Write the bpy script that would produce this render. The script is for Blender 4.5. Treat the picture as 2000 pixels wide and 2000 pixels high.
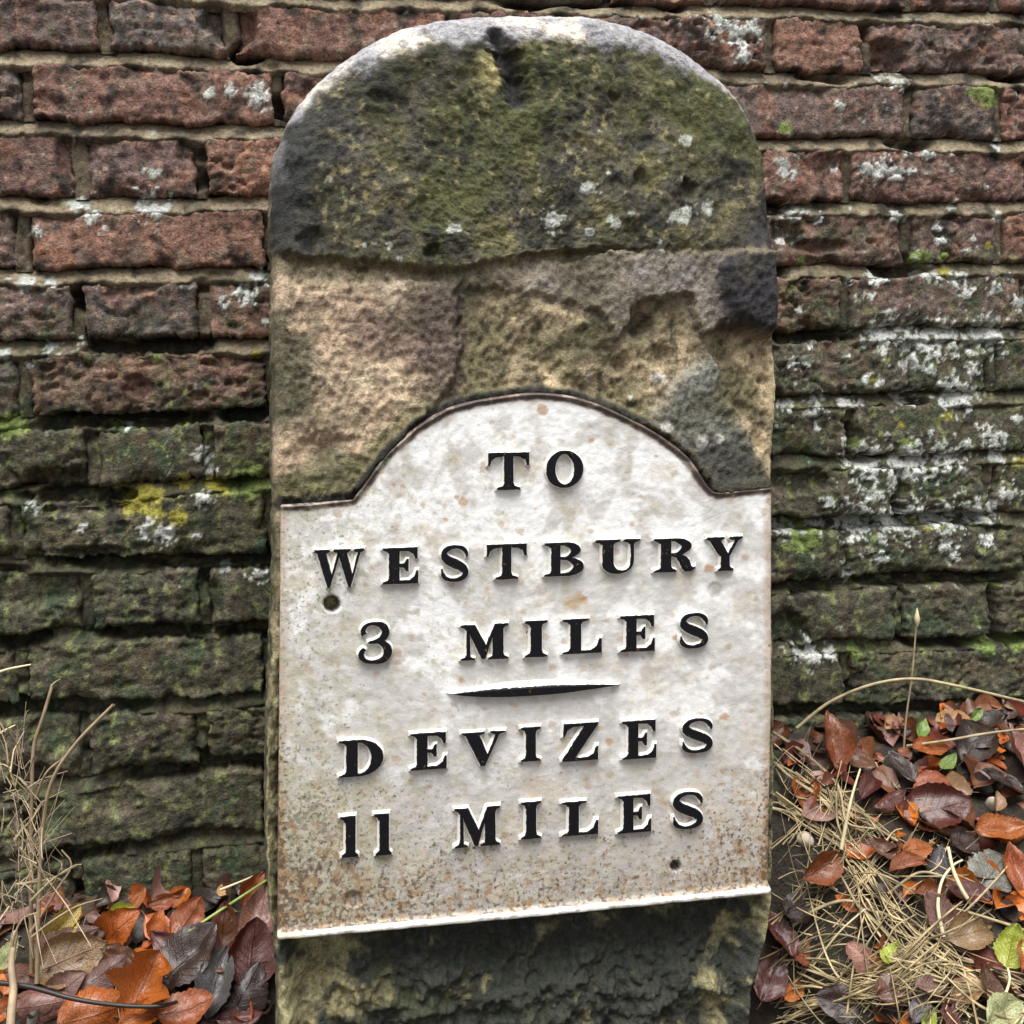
import bpy, math, random
import numpy as np
from mathutils import Vector, Matrix

for o in list(bpy.data.objects):
    bpy.data.objects.remove(o, do_unlink=True)
scene = bpy.context.scene
COL = scene.collection
random.seed(7)
rng = np.random.default_rng(7)
R = math.radians

# ---------------------------------------------------------------- camera
FPX = 2160.0
YAW, PITCH, ROLL, DIST, Z0 = R(12.5), R(6.0), R(1.6), 1.09, 1.0
fwd = np.array([math.sin(YAW) * math.cos(PITCH), math.cos(YAW) * math.cos(PITCH), -math.sin(PITCH)])
r0 = np.array([math.cos(YAW), -math.sin(YAW), 0.0])
u0 = np.cross(r0, fwd)
right = r0 * math.cos(ROLL) - u0 * math.sin(ROLL)
up = u0 * math.cos(ROLL) + r0 * math.sin(ROLL)
CAM = np.array([0, 0, Z0]) - DIST * fwd
cam_data = bpy.data.cameras.new('camera')
cam = bpy.data.objects.new('camera', cam_data)
COL.objects.link(cam)
cam_data.sensor_fit = 'HORIZONTAL'
cam_data.sensor_width = 36.0
cam_data.lens = 36.0 * FPX / 2000.0
cam_data.clip_start = 0.02
cam_data.clip_end = 800.0
cam.matrix_world = Matrix(((right[0], up[0], -fwd[0], CAM[0]), (right[1], up[1], -fwd[1], CAM[1]),
                           (right[2], up[2], -fwd[2], CAM[2]), (0, 0, 0, 1)))
scene.camera = cam

# ---------------------------------------------------------------- overcast light
SUN_EL, SUN_AZ = R(72), R(196)          # azimuth measured from +Y towards +X
world = bpy.data.worlds.new('World')
scene.world = world
world.use_nodes = True
wn = world.node_tree
bg = wn.nodes['Background']
sky = wn.nodes.new('ShaderNodeTexSky')
sky.sky_type = 'NISHITA'
sky.sun_disc = False
sky.sun_elevation = SUN_EL
sky.sun_rotation = SUN_AZ
sky.air_density = 1.0
sky.dust_density = 4.0
hsv = wn.nodes.new('ShaderNodeHueSaturation')
hsv.inputs['Saturation'].default_value = 0.22
wn.links.new(sky.outputs[0], hsv.inputs['Color'])
wn.links.new(hsv.outputs[0], bg.inputs['Color'])
bg.inputs['Strength'].default_value = 0.052
sun_data = bpy.data.lights.new('sun', 'SUN')
sun_data.energy = 1.5
sun_data.angle = R(48)
sun_data.color = (1.0, 0.985, 0.96)
sun = bpy.data.objects.new('sun', sun_data)
COL.objects.link(sun)
sd = Vector((math.sin(SUN_AZ) * math.cos(SUN_EL), math.cos(SUN_AZ) * math.cos(SUN_EL), math.sin(SUN_EL)))
sun.rotation_euler = sd.to_track_quat('Z', 'Y').to_euler()
sun.location = (0, -3, 5)
vs = scene.view_settings
vs.view_transform = 'Standard'
vs.look = 'None'
vs.exposure = 1.80
vs.gamma = 1.0
vs.use_curve_mapping = False


# ---------------------------------------------------------------- geometry helpers
def project(p):
    v = np.asarray(p, float) - CAM
    d = v @ fwd
    return 1000 + FPX * (v @ right) / d, 1000 - FPX * (v @ up) / d


def ray(px, py):
    px = np.asarray(px, float)[..., None]
    py = np.asarray(py, float)[..., None]
    return (px - 1000) / FPX * right - (py - 1000) / FPX * up + fwd


def on_plane(px, py, p0, n):
    d = ray(px, py)
    t = ((np.asarray(p0) - CAM) @ n) / (d @ n)
    return CAM + d * t[..., None]


def wall_pt(px, py, y=0.0):
    return on_plane(np.asarray(px, float), np.asarray(py, float), np.array([0, y, 0]), np.array([0, 1.0, 0]))


PERM = np.random.default_rng(3).permutation(4096).astype(np.int64)
GANG = np.random.default_rng(4).random(4096) * 2 * math.pi
GX, GY = np.cos(GANG), np.sin(GANG)


def pn(x, y, seed=0):
    """2D gradient noise, about -1..1"""
    x = np.asarray(x, float); y = np.asarray(y, float)
    xi = np.floor(x).astype(np.int64); yi = np.floor(y).astype(np.int64)
    xf = x - xi; yf = y - yi
    u = xf * xf * xf * (xf * (xf * 6 - 15) + 10)
    v = yf * yf * yf * (yf * (yf * 6 - 15) + 10)

    def g(ix, iy, fx, fy):
        h = PERM[(PERM[(ix + seed * 131) & 4095] + iy) & 4095]
        return GX[h] * fx + GY[h] * fy
    a = g(xi, yi, xf, yf); b = g(xi + 1, yi, xf - 1, yf)
    c = g(xi, yi + 1, xf, yf - 1); d = g(xi + 1, yi + 1, xf - 1, yf - 1)
    return ((a + (b - a) * u) * (1 - v) + (c + (d - c) * u) * v) * 1.5


def fbm(x, y, scale, octs=4, seed=0, gain=0.5):
    x = np.asarray(x, float) * scale; y = np.asarray(y, float) * scale
    s = 0; a = 1.0; t = 0
    for i in range(octs):
        s = s + a * pn(x, y, seed + i * 7); t += a
        x = x * 2.03 + 11.3; y = y * 2.03 + 5.7; a *= gain
    return s / t * 1.4


def sstep(a, b, x):
    t = np.clip((x - a) / (b - a), 0, 1)
    return t * t * (3 - 2 * t)


def mixc(c, d, w):
    w = np.asarray(w)[..., None]
    return c * (1 - w) + np.asarray(d) * w


def inside_sd(px, py, poly):
    """signed distance to a polygon, positive inside"""
    poly = np.asarray(poly, float)
    n = len(poly)
    d2 = np.full(px.shape, 1e18)
    ins = np.zeros(px.shape, bool)
    for i in range(n):
        x1, y1 = poly[i]; x2, y2 = poly[(i + 1) % n]
        ex, ey = x2 - x1, y2 - y1
        t = np.clip(((px - x1) * ex + (py - y1) * ey) / (ex * ex + ey * ey + 1e-9), 0, 1)
        d2 = np.minimum(d2, (px - x1 - t * ex) ** 2 + (py - y1 - t * ey) ** 2)
        if y1 != y2:
            c = ((y1 > py) != (y2 > py)) & (px < (x2 - x1) * (py - y1) / (y2 - y1) + x1)
            ins ^= c
    d = np.sqrt(d2)
    return np.where(ins, d, -d)


def path_dist(px, py, pts):
    d2 = np.full(px.shape, 1e18)
    for (x1, y1), (x2, y2) in zip(pts[:-1], pts[1:]):
        ex, ey = x2 - x1, y2 - y1
        t = np.clip(((px - x1) * ex + (py - y1) * ey) / (ex * ex + ey * ey + 1e-9), 0, 1)
        d2 = np.minimum(d2, (px - x1 - t * ex) ** 2 + (py - y1 - t * ey) ** 2)
    return np.sqrt(d2)


def catmull(pts, step):
    pts = np.asarray(pts, float)
    P = np.vstack([2 * pts[0] - pts[1], pts, 2 * pts[-1] - pts[-2]])
    out = []
    for i in range(1, len(P) - 2):
        p0, p1, p2, p3 = P[i - 1], P[i], P[i + 1], P[i + 2]
        n = max(2, int(np.linalg.norm(p2 - p1) / step * 2))
        t = np.linspace(0, 1, n, endpoint=False)[:, None]
        out.append(0.5 * (2 * p1 + (p2 - p0) * t + (2 * p0 - 5 * p1 + 4 * p2 - p3) * t ** 2 + (3 * p1 - p0 - 3 * p2 + p3) * t ** 3))
    out.append(pts[-1:])
    out = np.vstack(out)
    return resample(out, step)


def resample(p, step):
    s = np.concatenate([[0], np.cumsum(np.linalg.norm(np.diff(p, axis=0), axis=1))])
    n = max(2, int(round(s[-1] / step)) + 1)
    q = np.linspace(0, s[-1], n)
    return np.stack([np.interp(q, s, p[:, k]) for k in range(p.shape[1])], 1)


def mesh_from(name, V, Fq, col=None, smooth=True, uv=None):
    """V (n,3), Fq (m,k) with k = 3 or 4"""
    V = np.ascontiguousarray(V, np.float32)
    Fq = np.ascontiguousarray(Fq, np.int32)
    m, k = Fq.shape
    me = bpy.data.meshes.new(name)
    me.vertices.add(len(V)); me.vertices.foreach_set('co', V.ravel())
    me.loops.add(m * k); me.loops.foreach_set('vertex_index', Fq.ravel())
    me.polygons.add(m)
    me.polygons.foreach_set('loop_start', np.arange(0, m * k, k, dtype=np.int32))
    me.polygons.foreach_set('use_smooth', np.full(m, smooth, bool))
    if uv is not None:
        lay = me.uv_layers.new(name='UVMap')
        lay.data.foreach_set('uv', np.ascontiguousarray(np.asarray(uv, np.float32)[Fq.ravel()]).ravel())
    me.update(calc_edges=True)
    if col is not None:
        c = np.ones((len(V), 4), np.float32)
        c[:, :3] = np.clip(col, 0.004, 0.95)
        at = me.color_attributes.new('Col', 'FLOAT_COLOR', 'POINT')
        at.data.foreach_set('color', c.ravel())
    return me


def grid_faces(nr, nc, off=0, wrap=False):
    a = np.arange(nr * nc).reshape(nr, nc) + off
    if wrap:
        b = np.roll(a, -1, axis=1)
        return np.stack([a[:-1], b[:-1], b[1:], a[1:]], -1).reshape(-1, 4)
    return np.stack([a[:-1, :-1], a[:-1, 1:], a[1:, 1:], a[1:, :-1]], -1).reshape(-1, 4)


def add(name, me, mat=None, parent=None):
    o = bpy.data.objects.new(name, me)
    COL.objects.link(o)
    if mat is not None and me is not None:
        me.materials.clear()
        me.materials.append(mat)
    if parent is not None:
        o.parent = parent
    return o


def tag(o, label=None, cat=None, group=None, kind=None):
    if label: o['label'] = label
    if cat: o['category'] = cat
    if group: o['group'] = group
    if kind: o['kind'] = kind
    return o


def empty(name, loc=(0, 0, 0)):
    o = bpy.data.objects.new(name, None)
    COL.objects.link(o)
    o.location = loc
    o.empty_display_size = 0.1
    return o


# ---------------------------------------------------------------- materials
def surf_mat(name, rough=0.85, fine=420.0, amt=0.35, bump=0.6, bdist=0.0015, spec=0.3, coarse=120.0, rvar=0.12):
    """vertex colour times grain, with fine relief"""
    m = bpy.data.materials.new(name); m.use_nodes = True
    nt = m.node_tree; N = nt.nodes; L = nt.links
    b = N['Principled BSDF']
    at = N.new('ShaderNodeAttribute'); at.attribute_name = 'Col'
    tc = N.new('ShaderNodeNewGeometry')
    n1 = N.new('ShaderNodeTexNoise'); n1.inputs['Scale'].default_value = fine; n1.inputs['Detail'].default_value = 5; n1.inputs['Roughness'].default_value = 0.65
    n2 = N.new('ShaderNodeTexNoise'); n2.inputs['Scale'].default_value = coarse; n2.inputs['Detail'].default_value = 6; n2.inputs['Roughness'].default_value = 0.6
    L.new(tc.outputs['Position'], n1.inputs['Vector']); L.new(tc.outputs['Position'], n2.inputs['Vector'])
    ad = N.new('ShaderNodeMath'); ad.operation = 'ADD'
    L.new(n1.outputs['Fac'], ad.inputs[0]); L.new(n2.outputs['Fac'], ad.inputs[1])
    mr = N.new('ShaderNodeMapRange')
    mr.inputs['From Min'].default_value = 0.55; mr.inputs['From Max'].default_value = 1.45
    mr.inputs['To Min'].default_value = 1 - amt * 1.6; mr.inputs['To Max'].default_value = 1 + amt * 1.6
    L.new(ad.outputs[0], mr.inputs['Value'])
    vm = N.new('ShaderNodeVectorMath'); vm.operation = 'SCALE'
    L.new(at.outputs['Color'], vm.inputs[0]); L.new(mr.outputs[0], vm.inputs['Scale'])
    L.new(vm.outputs[0], b.inputs['Base Color'])
    rr = N.new('ShaderNodeMapRange')
    rr.inputs['To Min'].default_value = rough - rvar; rr.inputs['To Max'].default_value = min(1, rough + rvar)
    L.new(n2.outputs['Fac'], rr.inputs['Value']); L.new(rr.outputs[0], b.inputs['Roughness'])
    b.inputs['Specular IOR Level'].default_value = spec
    bp = N.new('ShaderNodeBump'); bp.inputs['Strength'].default_value = bump; bp.inputs['Distance'].default_value = bdist
    L.new(ad.outputs[0], bp.inputs['Height']); L.new(bp.outputs[0], b.inputs['Normal'])
    return m


M_BRICK = surf_mat('weathered_brick', 0.86, 480, 0.75, 0.85, 0.0024, 0.25, 150)
M_MORTAR = surf_mat('lime_mortar', 0.92, 800, 0.55, 1.0, 0.0020, 0.2, 260)
M_STONE = surf_mat('weathered_stone', 0.85, 520, 0.55, 0.85, 0.0022, 0.3, 170)
M_PLATE = surf_mat('painted_cast_iron', 0.55, 600, 0.10, 0.45, 0.0009, 0.45, 130, 0.15)


def plate_extra(m):
    nt = m.node_tree; N = nt.nodes; L = nt.links
    b = N['Principled BSDF']
    src = b.inputs['Base Color'].links[0].from_socket
    ge = N.new('ShaderNodeNewGeometry')

    def layer(src, attr, scale, det, lo, hi, col, amt, off):
        at = N.new('ShaderNodeAttribute'); at.attribute_name = attr
        mp = N.new('ShaderNodeVectorMath'); mp.operation = 'ADD'; mp.inputs[1].default_value = (off, off * .3, off * .7)
        L.new(ge.outputs['Position'], mp.inputs[0])
        n = N.new('ShaderNodeTexNoise'); n.inputs['Scale'].default_value = scale; n.inputs['Detail'].default_value = det; n.inputs['Roughness'].default_value = 0.6
        L.new(mp.outputs[0], n.inputs['Vector'])
        a = N.new('ShaderNodeMath'); a.operation = 'ADD'; L.new(n.outputs['Fac'], a.inputs[0]); L.new(at.outputs['Fac'], a.inputs[1])
        r = N.new('ShaderNodeMapRange'); r.interpolation_type = 'SMOOTHSTEP'
        r.inputs['From Min'].default_value = lo; r.inputs['From Max'].default_value = hi; r.inputs['To Max'].default_value = amt
        L.new(a.outputs[0], r.inputs['Value'])
        mx = N.new('ShaderNodeMix'); mx.data_type = 'RGBA'; mx.inputs[7].default_value = (*col, 1)
        L.new(r.outputs[0], mx.inputs[0]); L.new(src, mx.inputs[6])
        return mx.outputs[2]
    src = layer(src, 'wear', 95, 6, 0.56, 0.74, (0.43, 0.405, 0.315), 0.75, 3.1)
    src = layer(src, 'wear', 330, 4, 0.66, 0.80, (0.16, 0.15, 0.11), 0.75, 5.7)
    src = layer(src, 'rust', 62, 6, 0.66, 0.80, (0.42, 0.34, 0.23), 0.22, 1.3)
    src = layer(src, 'rust', 150, 5, 0.69, 0.85, (0.30, 0.175, 0.08), 0.75, 7.9)
    src = layer(src, 'rust', 260, 4, 0.72, 0.84, (0.10, 0.065, 0.042), 0.85, 9.3)
    L.new(src, b.inputs['Base Color'])


plate_extra(M_PLATE)
M_SOIL = surf_mat('wet_leaf_mould', 0.7, 300, 0.5, 1.0, 0.004, 0.4, 90)


def letter_mat():
    m = bpy.data.materials.new('letter_paint'); m.use_nodes = True
    nt = m.node_tree; N = nt.nodes; L = nt.links
    b = N['Principled BSDF']
    at = N.new('ShaderNodeAttribute'); at.attribute_name = 'high'
    ge = N.new('ShaderNodeNewGeometry')
    n1 = N.new('ShaderNodeTexNoise'); n1.inputs['Scale'].default_value = 260; n1.inputs['Detail'].default_value = 4
    n2 = N.new('ShaderNodeTexNoise'); n2.inputs['Scale'].default_value = 900; n2.inputs['Detail'].default_value = 3
    L.new(ge.outputs['Position'], n1.inputs['Vector']); L.new(ge.outputs['Position'], n2.inputs['Vector'])
    ad = N.new('ShaderNodeMath'); ad.operation = 'MULTIPLY_ADD'; ad.inputs[1].default_value = 0.5
    dn = N.new('ShaderNodeAttribute'); dn.attribute_name = 'downface'
    a2 = N.new('ShaderNodeMath'); a2.operation = 'MULTIPLY_ADD'; a2.inputs[1].default_value = 0.42
    L.new(dn.outputs['Fac'], a2.inputs[0]); L.new(at.outputs['Fac'], a2.inputs[2])
    L.new(n1.outputs['Fac'], ad.inputs[0]); L.new(a2.outputs[0], ad.inputs[2])
    mr = N.new('ShaderNodeMapRange'); mr.inputs['From Min'].default_value = 0.98; mr.inputs['From Max'].default_value = 1.04
    L.new(ad.outputs[0], mr.inputs['Value'])
    cr = N.new('ShaderNodeMix'); cr.data_type = 'RGBA'
    cr.inputs[6].default_value = (0.80, 0.78, 0.72, 1); cr.inputs[7].default_value = (0.006, 0.006, 0.008, 1)
    L.new(mr.outputs[0], cr.inputs[0])
    ru = N.new('ShaderNodeMix'); ru.data_type = 'RGBA'
    ru.inputs[7].default_value = (0.22, 0.11, 0.05, 1)
    rm = N.new('ShaderNodeMapRange'); rm.inputs['From Min'].default_value = 0.66; rm.inputs['From Max'].default_value = 0.74; rm.inputs['To Max'].default_value = 0.7
    L.new(n1.outputs['Fac'], rm.inputs['Value']); L.new(rm.outputs[0], ru.inputs[0])
    L.new(cr.outputs[2], ru.inputs[6]); L.new(ru.outputs[2], b.inputs['Base Color'])
    b.inputs['Roughness'].default_value = 0.6
    b.inputs['Specular IOR Level'].default_value = 0.14
    bp = N.new('ShaderNodeBump'); bp.inputs['Strength'].default_value = 0.35; bp.inputs['Distance'].default_value = 0.0008
    L.new(n2.outputs['Fac'], bp.inputs['Height']); L.new(bp.outputs[0], b.inputs['Normal'])
    return m


M_LETTER = letter_mat()


def leaf_mat():
    m = bpy.data.materials.new('wet_fallen_leaf'); m.use_nodes = True
    nt = m.node_tree; N = nt.nodes; L = nt.links
    b = N['Principled BSDF']
    oi = N.new('ShaderNodeObjectInfo')
    uv = N.new('ShaderNodeUVMap')
    sp = N.new('ShaderNodeSeparateXYZ'); L.new(uv.outputs[0], sp.inputs[0])

    def math_(op, a, bb=None, c=None):
        n = N.new('ShaderNodeMath'); n.operation = op
        for i, v in enumerate((a, bb, c)):
            if v is None: continue
            if isinstance(v, (int, float)): n.inputs[i].default_value = v
            else: L.new(v, n.inputs[i])
        return n.outputs[0]
    av = math_('ABSOLUTE', math_('SUBTRACT', sp.outputs[1], 0.5))
    ph = math_('MULTIPLY', math_('SUBTRACT', sp.outputs[0], math_('MULTIPLY', av, 0.55)), 9.0)
    fr = math_('ABSOLUTE', math_('SUBTRACT', math_('FRACT', ph), 0.5))      # 0.5 at vein
    vein = math_('SMOOTH_MAX', math_('SUBTRACT', 1.0, math_('MULTIPLY', fr, 11.0)), 0.0, 0.05)
    vein = math_('MINIMUM', vein, 1.0)
    mid = math_('MINIMUM', math_('MAXIMUM', math_('SUBTRACT', 1.0, math_('MULTIPLY', av, 34.0)), 0.0), 1.0)
    allv = math_('MAXIMUM', math_('MULTIPLY', vein, 0.6), mid)
    tc = N.new('ShaderNodeTexCoord')
    ns = N.new('ShaderNodeTexNoise'); ns.inputs['Scale'].default_value = 55; ns.inputs['Detail'].default_value = 5
    cb = N.new('ShaderNodeVectorMath'); cb.operation = 'ADD'
    sc = N.new('ShaderNodeCombineXYZ'); L.new(math_('MULTIPLY', oi.outputs['Random'], 40.0), sc.inputs[0])
    L.new(tc.outputs['Object'], cb.inputs[0]); L.new(sc.outputs[0], cb.inputs[1]); L.new(cb.outputs[0], ns.inputs['Vector'])
    mr = N.new('ShaderNodeMapRange'); mr.inputs['From Min'].default_value = 0.3; mr.inputs['From Max'].default_value = 0.7
    mr.inputs['To Min'].default_value = 0.25; mr.inputs['To Max'].default_value = 1.45
    L.new(ns.outputs['Fac'], mr.inputs['Value'])
    vm = N.new('ShaderNodeVectorMath'); vm.operation = 'SCALE'
    L.new(oi.outputs['Color'], vm.inputs[0]); L.new(mr.outputs[0], vm.inputs['Scale'])
    mx = N.new('ShaderNodeMix'); mx.data_type = 'RGBA'; mx.blend_type = 'MULTIPLY'
    mx.inputs[7].default_value = (0.55, 0.42, 0.35, 1)
    L.new(math_('MULTIPLY', allv, 0.8), mx.inputs[0]); L.new(vm.outputs[0], mx.inputs[6])
    # brown decay blotches
    n3 = N.new('ShaderNodeTexNoise'); n3.inputs['Scale'].default_value = 130; n3.inputs['Detail'].default_value = 3
    L.new(cb.outputs[0], n3.inputs['Vector'])
    m3 = N.new('ShaderNodeMapRange'); m3.inputs['From Min'].default_value = 0.6; m3.inputs['From Max'].default_value = 0.7; m3.inputs['To Max'].default_value = 0.6
    L.new(n3.outputs['Fac'], m3.inputs['Value'])
    mx2 = N.new('ShaderNodeMix'); mx2.data_type = 'RGBA'; mx2.inputs[7].default_value = (0.05, 0.022, 0.012, 1)
    L.new(m3.outputs[0], mx2.inputs[0]); L.new(mx.outputs[2], mx2.inputs[6])
    L.new(mx2.outputs[2], b.inputs['Base Color'])
    b.inputs['Roughness'].default_value = 0.30
    b.inputs['Specular IOR Level'].default_value = 0.6
    b.inputs['Coat Weight'].default_value = 0.35
    b.inputs['Coat Roughness'].default_value = 0.20
    ad = math_('ADD', math_('MULTIPLY', allv, -0.7), math_('MULTIPLY', ns.outputs['Fac'], 1.2))
    bp = N.new('ShaderNodeBump'); bp.inputs['Strength'].default_value = 0.6; bp.inputs['Distance'].default_value = 0.0012
    L.new(ad, bp.inputs['Height']); L.new(bp.outputs[0], b.inputs['Normal'])
    tr = N.new('ShaderNodeBsdfTranslucent'); L.new(mx2.outputs[2], tr.inputs['Color'])
    ms = N.new('ShaderNodeMixShader'); ms.inputs[0].default_value = 0.18
    L.new(b.outputs[0], ms.inputs[1]); L.new(tr.outputs[0], ms.inputs[2])
    L.new(ms.outputs[0], N['Material Output'].inputs['Surface'])
    return m


M_LEAF = leaf_mat()


def straw_mat(name, c, var=0.35, rough=0.6):
    m = bpy.data.materials.new(name); m.use_nodes = True
    nt = m.node_tree; N = nt.nodes; L = nt.links
    b = N['Principled BSDF']
    ge = N.new('ShaderNodeNewGeometry')
    ns = N.new('ShaderNodeTexNoise'); ns.inputs['Scale'].default_value = 70; ns.inputs['Detail'].default_value = 5
    L.new(ge.outputs['Position'], ns.inputs['Vector'])
    mr = N.new('ShaderNodeMapRange'); mr.inputs['From Min'].default_value = 0.3; mr.inputs['From Max'].default_value = 0.7
    mr.inputs['To Min'].default_value = 1 - var; mr.inputs['To Max'].default_value = 1 + var
    L.new(ns.outputs['Fac'], mr.inputs['Value'])
    rr = N.new('ShaderNodeMath'); rr.operation = 'MULTIPLY_ADD'; rr.inputs[1].default_value = 0.7; rr.inputs[2].default_value = 0.6
    L.new(ge.outputs['Random Per Island'], rr.inputs[0])
    mm = N.new('ShaderNodeMath'); mm.operation = 'MULTIPLY'; L.new(mr.outputs[0], mm.inputs[0]); L.new(rr.outputs[0], mm.inputs[1])
    vm = N.new('ShaderNodeVectorMath'); vm.operation = 'SCALE'; vm.inputs[0].default_value = c
    L.new(mm.outputs[0], vm.inputs['Scale']); L.new(vm.outputs[0], b.inputs['Base Color'])
    b.inputs['Roughness'].default_value = rough
    return m


M_STRAW = straw_mat('dry_straw', (0.33, 0.265, 0.15), 0.45)
M_MAT = straw_mat('matted_straw', (0.34, 0.265, 0.14), 0.6)
M_PALE = straw_mat('pale_stem', (0.62, 0.53, 0.32), 0.2)
M_DEAD = straw_mat('dead_stem', (0.33, 0.25, 0.155))
M_TUFT = straw_mat('dried_tuft', (0.42, 0.33, 0.21), 0.4)
M_TWIG = straw_mat('dark_twig', (0.018, 0.014, 0.012), 0.3, 0.5)
M_GREEN = straw_mat('green_stem', (0.24, 0.30, 0.07), 0.25, 0.45)
M_PEB = straw_mat('pale_pebble', (0.42, 0.36, 0.28), 0.3, 0.7)

# ================================================================= THE BRICK WALL
# bed joints, traced as points on the face of the wall (photo pixels -> wall plane)
JOINTS = [
    [(-600, -195), (200, -155), (1000, -128), (1500, -112), (2600, -95)],
    [(-600, -45), (0, -28), (500, -8), (785, 1), (1050, 10), (1400, 19), (2000, 34), (2600, 42)],
    [(-600, 95), (0, 107), (600, 124), (1524, 149), (2000, 155), (2600, 160)],
    [(-600, 243), (0, 248), (575, 255), (1493, 280), (2000, 281), (2600, 280)],
    [(-600, 398), (0, 396), (530, 398), (1524, 407), (2000, 404), (2600, 400)],
    [(-600, 544), (0, 537), (530, 537), (1540, 528), (2000, 525), (2600, 520)],
    [(-600, 692), (0, 679), (520, 671), (1515, 655), (2000, 648), (2600, 636)],
    [(-600, 850), (0, 829), (250, 820), (520, 806), (1515, 787), (2000, 771), (2600, 755)],
    [(-600, 1000), (0, 972), (520, 945), (1515, 906), (2000, 892), (2600, 872)],
    [(-600, 1130), (0, 1102), (250, 1103), (520, 1096), (1512, 1024), (2000, 1012), (2600, 990)],
    [(-600, 1300), (0, 1258), (120, 1248), (520, 1224), (1520, 1148), (1760, 1135), (2000, 1124), (2600, 1100)],
    [(-600, 1440), (0, 1395), (120, 1388), (520, 1368), (1530, 1271), (1750, 1262), (2000, 1250), (2600, 1225)],
    [(-600, 1620), (0, 1556), (265, 1518), (520, 1488), (1530, 1393), (2000, 1376), (2600, 1350)],
    [(-600, 1760), (0, 1690), (110, 1671), (265, 1660), (520, 1632), (1530, 1520), (2000, 1500), (2600, 1475)],
    [(-600, 1900), (0, 1825), (520, 1768), (1530, 1645), (2000, 1622), (2600, 1600)],
    [(-600, 2040), (0, 1960), (520, 1900), (1530, 1770), (2000, 1745), (2600, 1720)],
    [(-600, 2180), (0, 2095), (520, 2030), (1530, 1895), (2000, 1868), (2600, 1845)],
]
JW = []
for j in JOINTS:
    a = np.array(j, float)
    p = wall_pt(a[:, 0], a[:, 1])
    JW.append((p[:, 0], p[:, 2]))


def zj(k, x):
    X, Z = JW[k]
    x = np.asarray(x, float)
    lo = Z[0] + (x - X[0]) * 0.0
    z = np.interp(x, X, Z)
    return z + 0.0012 * np.sin(x * 23 + k * 1.7) + 0.0008 * np.sin(x * 61 + k)


ODD = [-270, 175, 402, 860, 1085, 1480, 1655, 2012]          # head joints, px
EVEN = [-170, 46, 530, 745, 1190, 1390, 1777, 1950, 2290]
SPECIAL = {1: [-240, 202, 450, 884, 1110, 1506, 1695, 2060],
           3: [-290, 155, 393, 860, 1085, 1480, 1655, 2016], 5: [-290, 152, 398, 860, 1085, 1480, 1652, 2012],
           7: [-280, 178, 407, 860, 1085, 1480, 1663, 2016], 9: [-290, 168, 399, 860, 1085, 1480, 1650, 2012],
           11: [-290, 165, 394, 860, 1085, 1480, 1658, 2012], 13: [-300, 150, 386, 850, 1080, 1480, 1655, 2010],
           2: [-165, 52, 543, 745, 1190, 1390, 1777, 1953, 2290], 4: [-180, 43, 528, 745, 1190, 1390, 1777, 1955, 2290],
           6: [-180, 47, 530, 745, 1190, 1390, 1775, 1945, 2290], 8: [-190, 31, 530, 745, 1190, 1390, 1760, 1940, 2290],
           10: [-180, 43, 525, 740, 1190, 1390, 1763, 1945, 2290], 12: [-180, 55, 525, 740, 1190, 1390, 1760, 1940, 2290]}
# hand-seen damage: (px, py, rx, ry, depth in m)
SPALL = [(447, 30, 55, 60, .016), (470, 62, 34, 34, .014), (1735, 108, 45, 34, .016), (110, 945, 80, 34, .020), (60, 1140, 110, 60, .013),
         (190, 1080, 60, 16, .012), (1540, 455, 30, 26, .008), (1610, 330, 40, 40, .007), (130, 300, 26, 50, .008),
         (250, 560, 60, 26, .006), (300, 610, 40, 40, .005), (1560, 940, 60, 30, .010), (1530, 1230, 44, 40, .014),
         (120, 1420, 60, 60, .010), (420, 1640, 120, 26, .008), (270, 755, 30, 26, .008), (1800, 160, 30, 20, .006),
         (210, 1560, 70, 40, .007), (70, 1560, 60, 80, .010), (1880, 120, 40, 20, .005), (1600, 480, 70, 14, .007),
         (160, 990, 90, 20, .012), (360, 290, 14, 30, .006), (90, 200, 30, 22, .005)]
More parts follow.
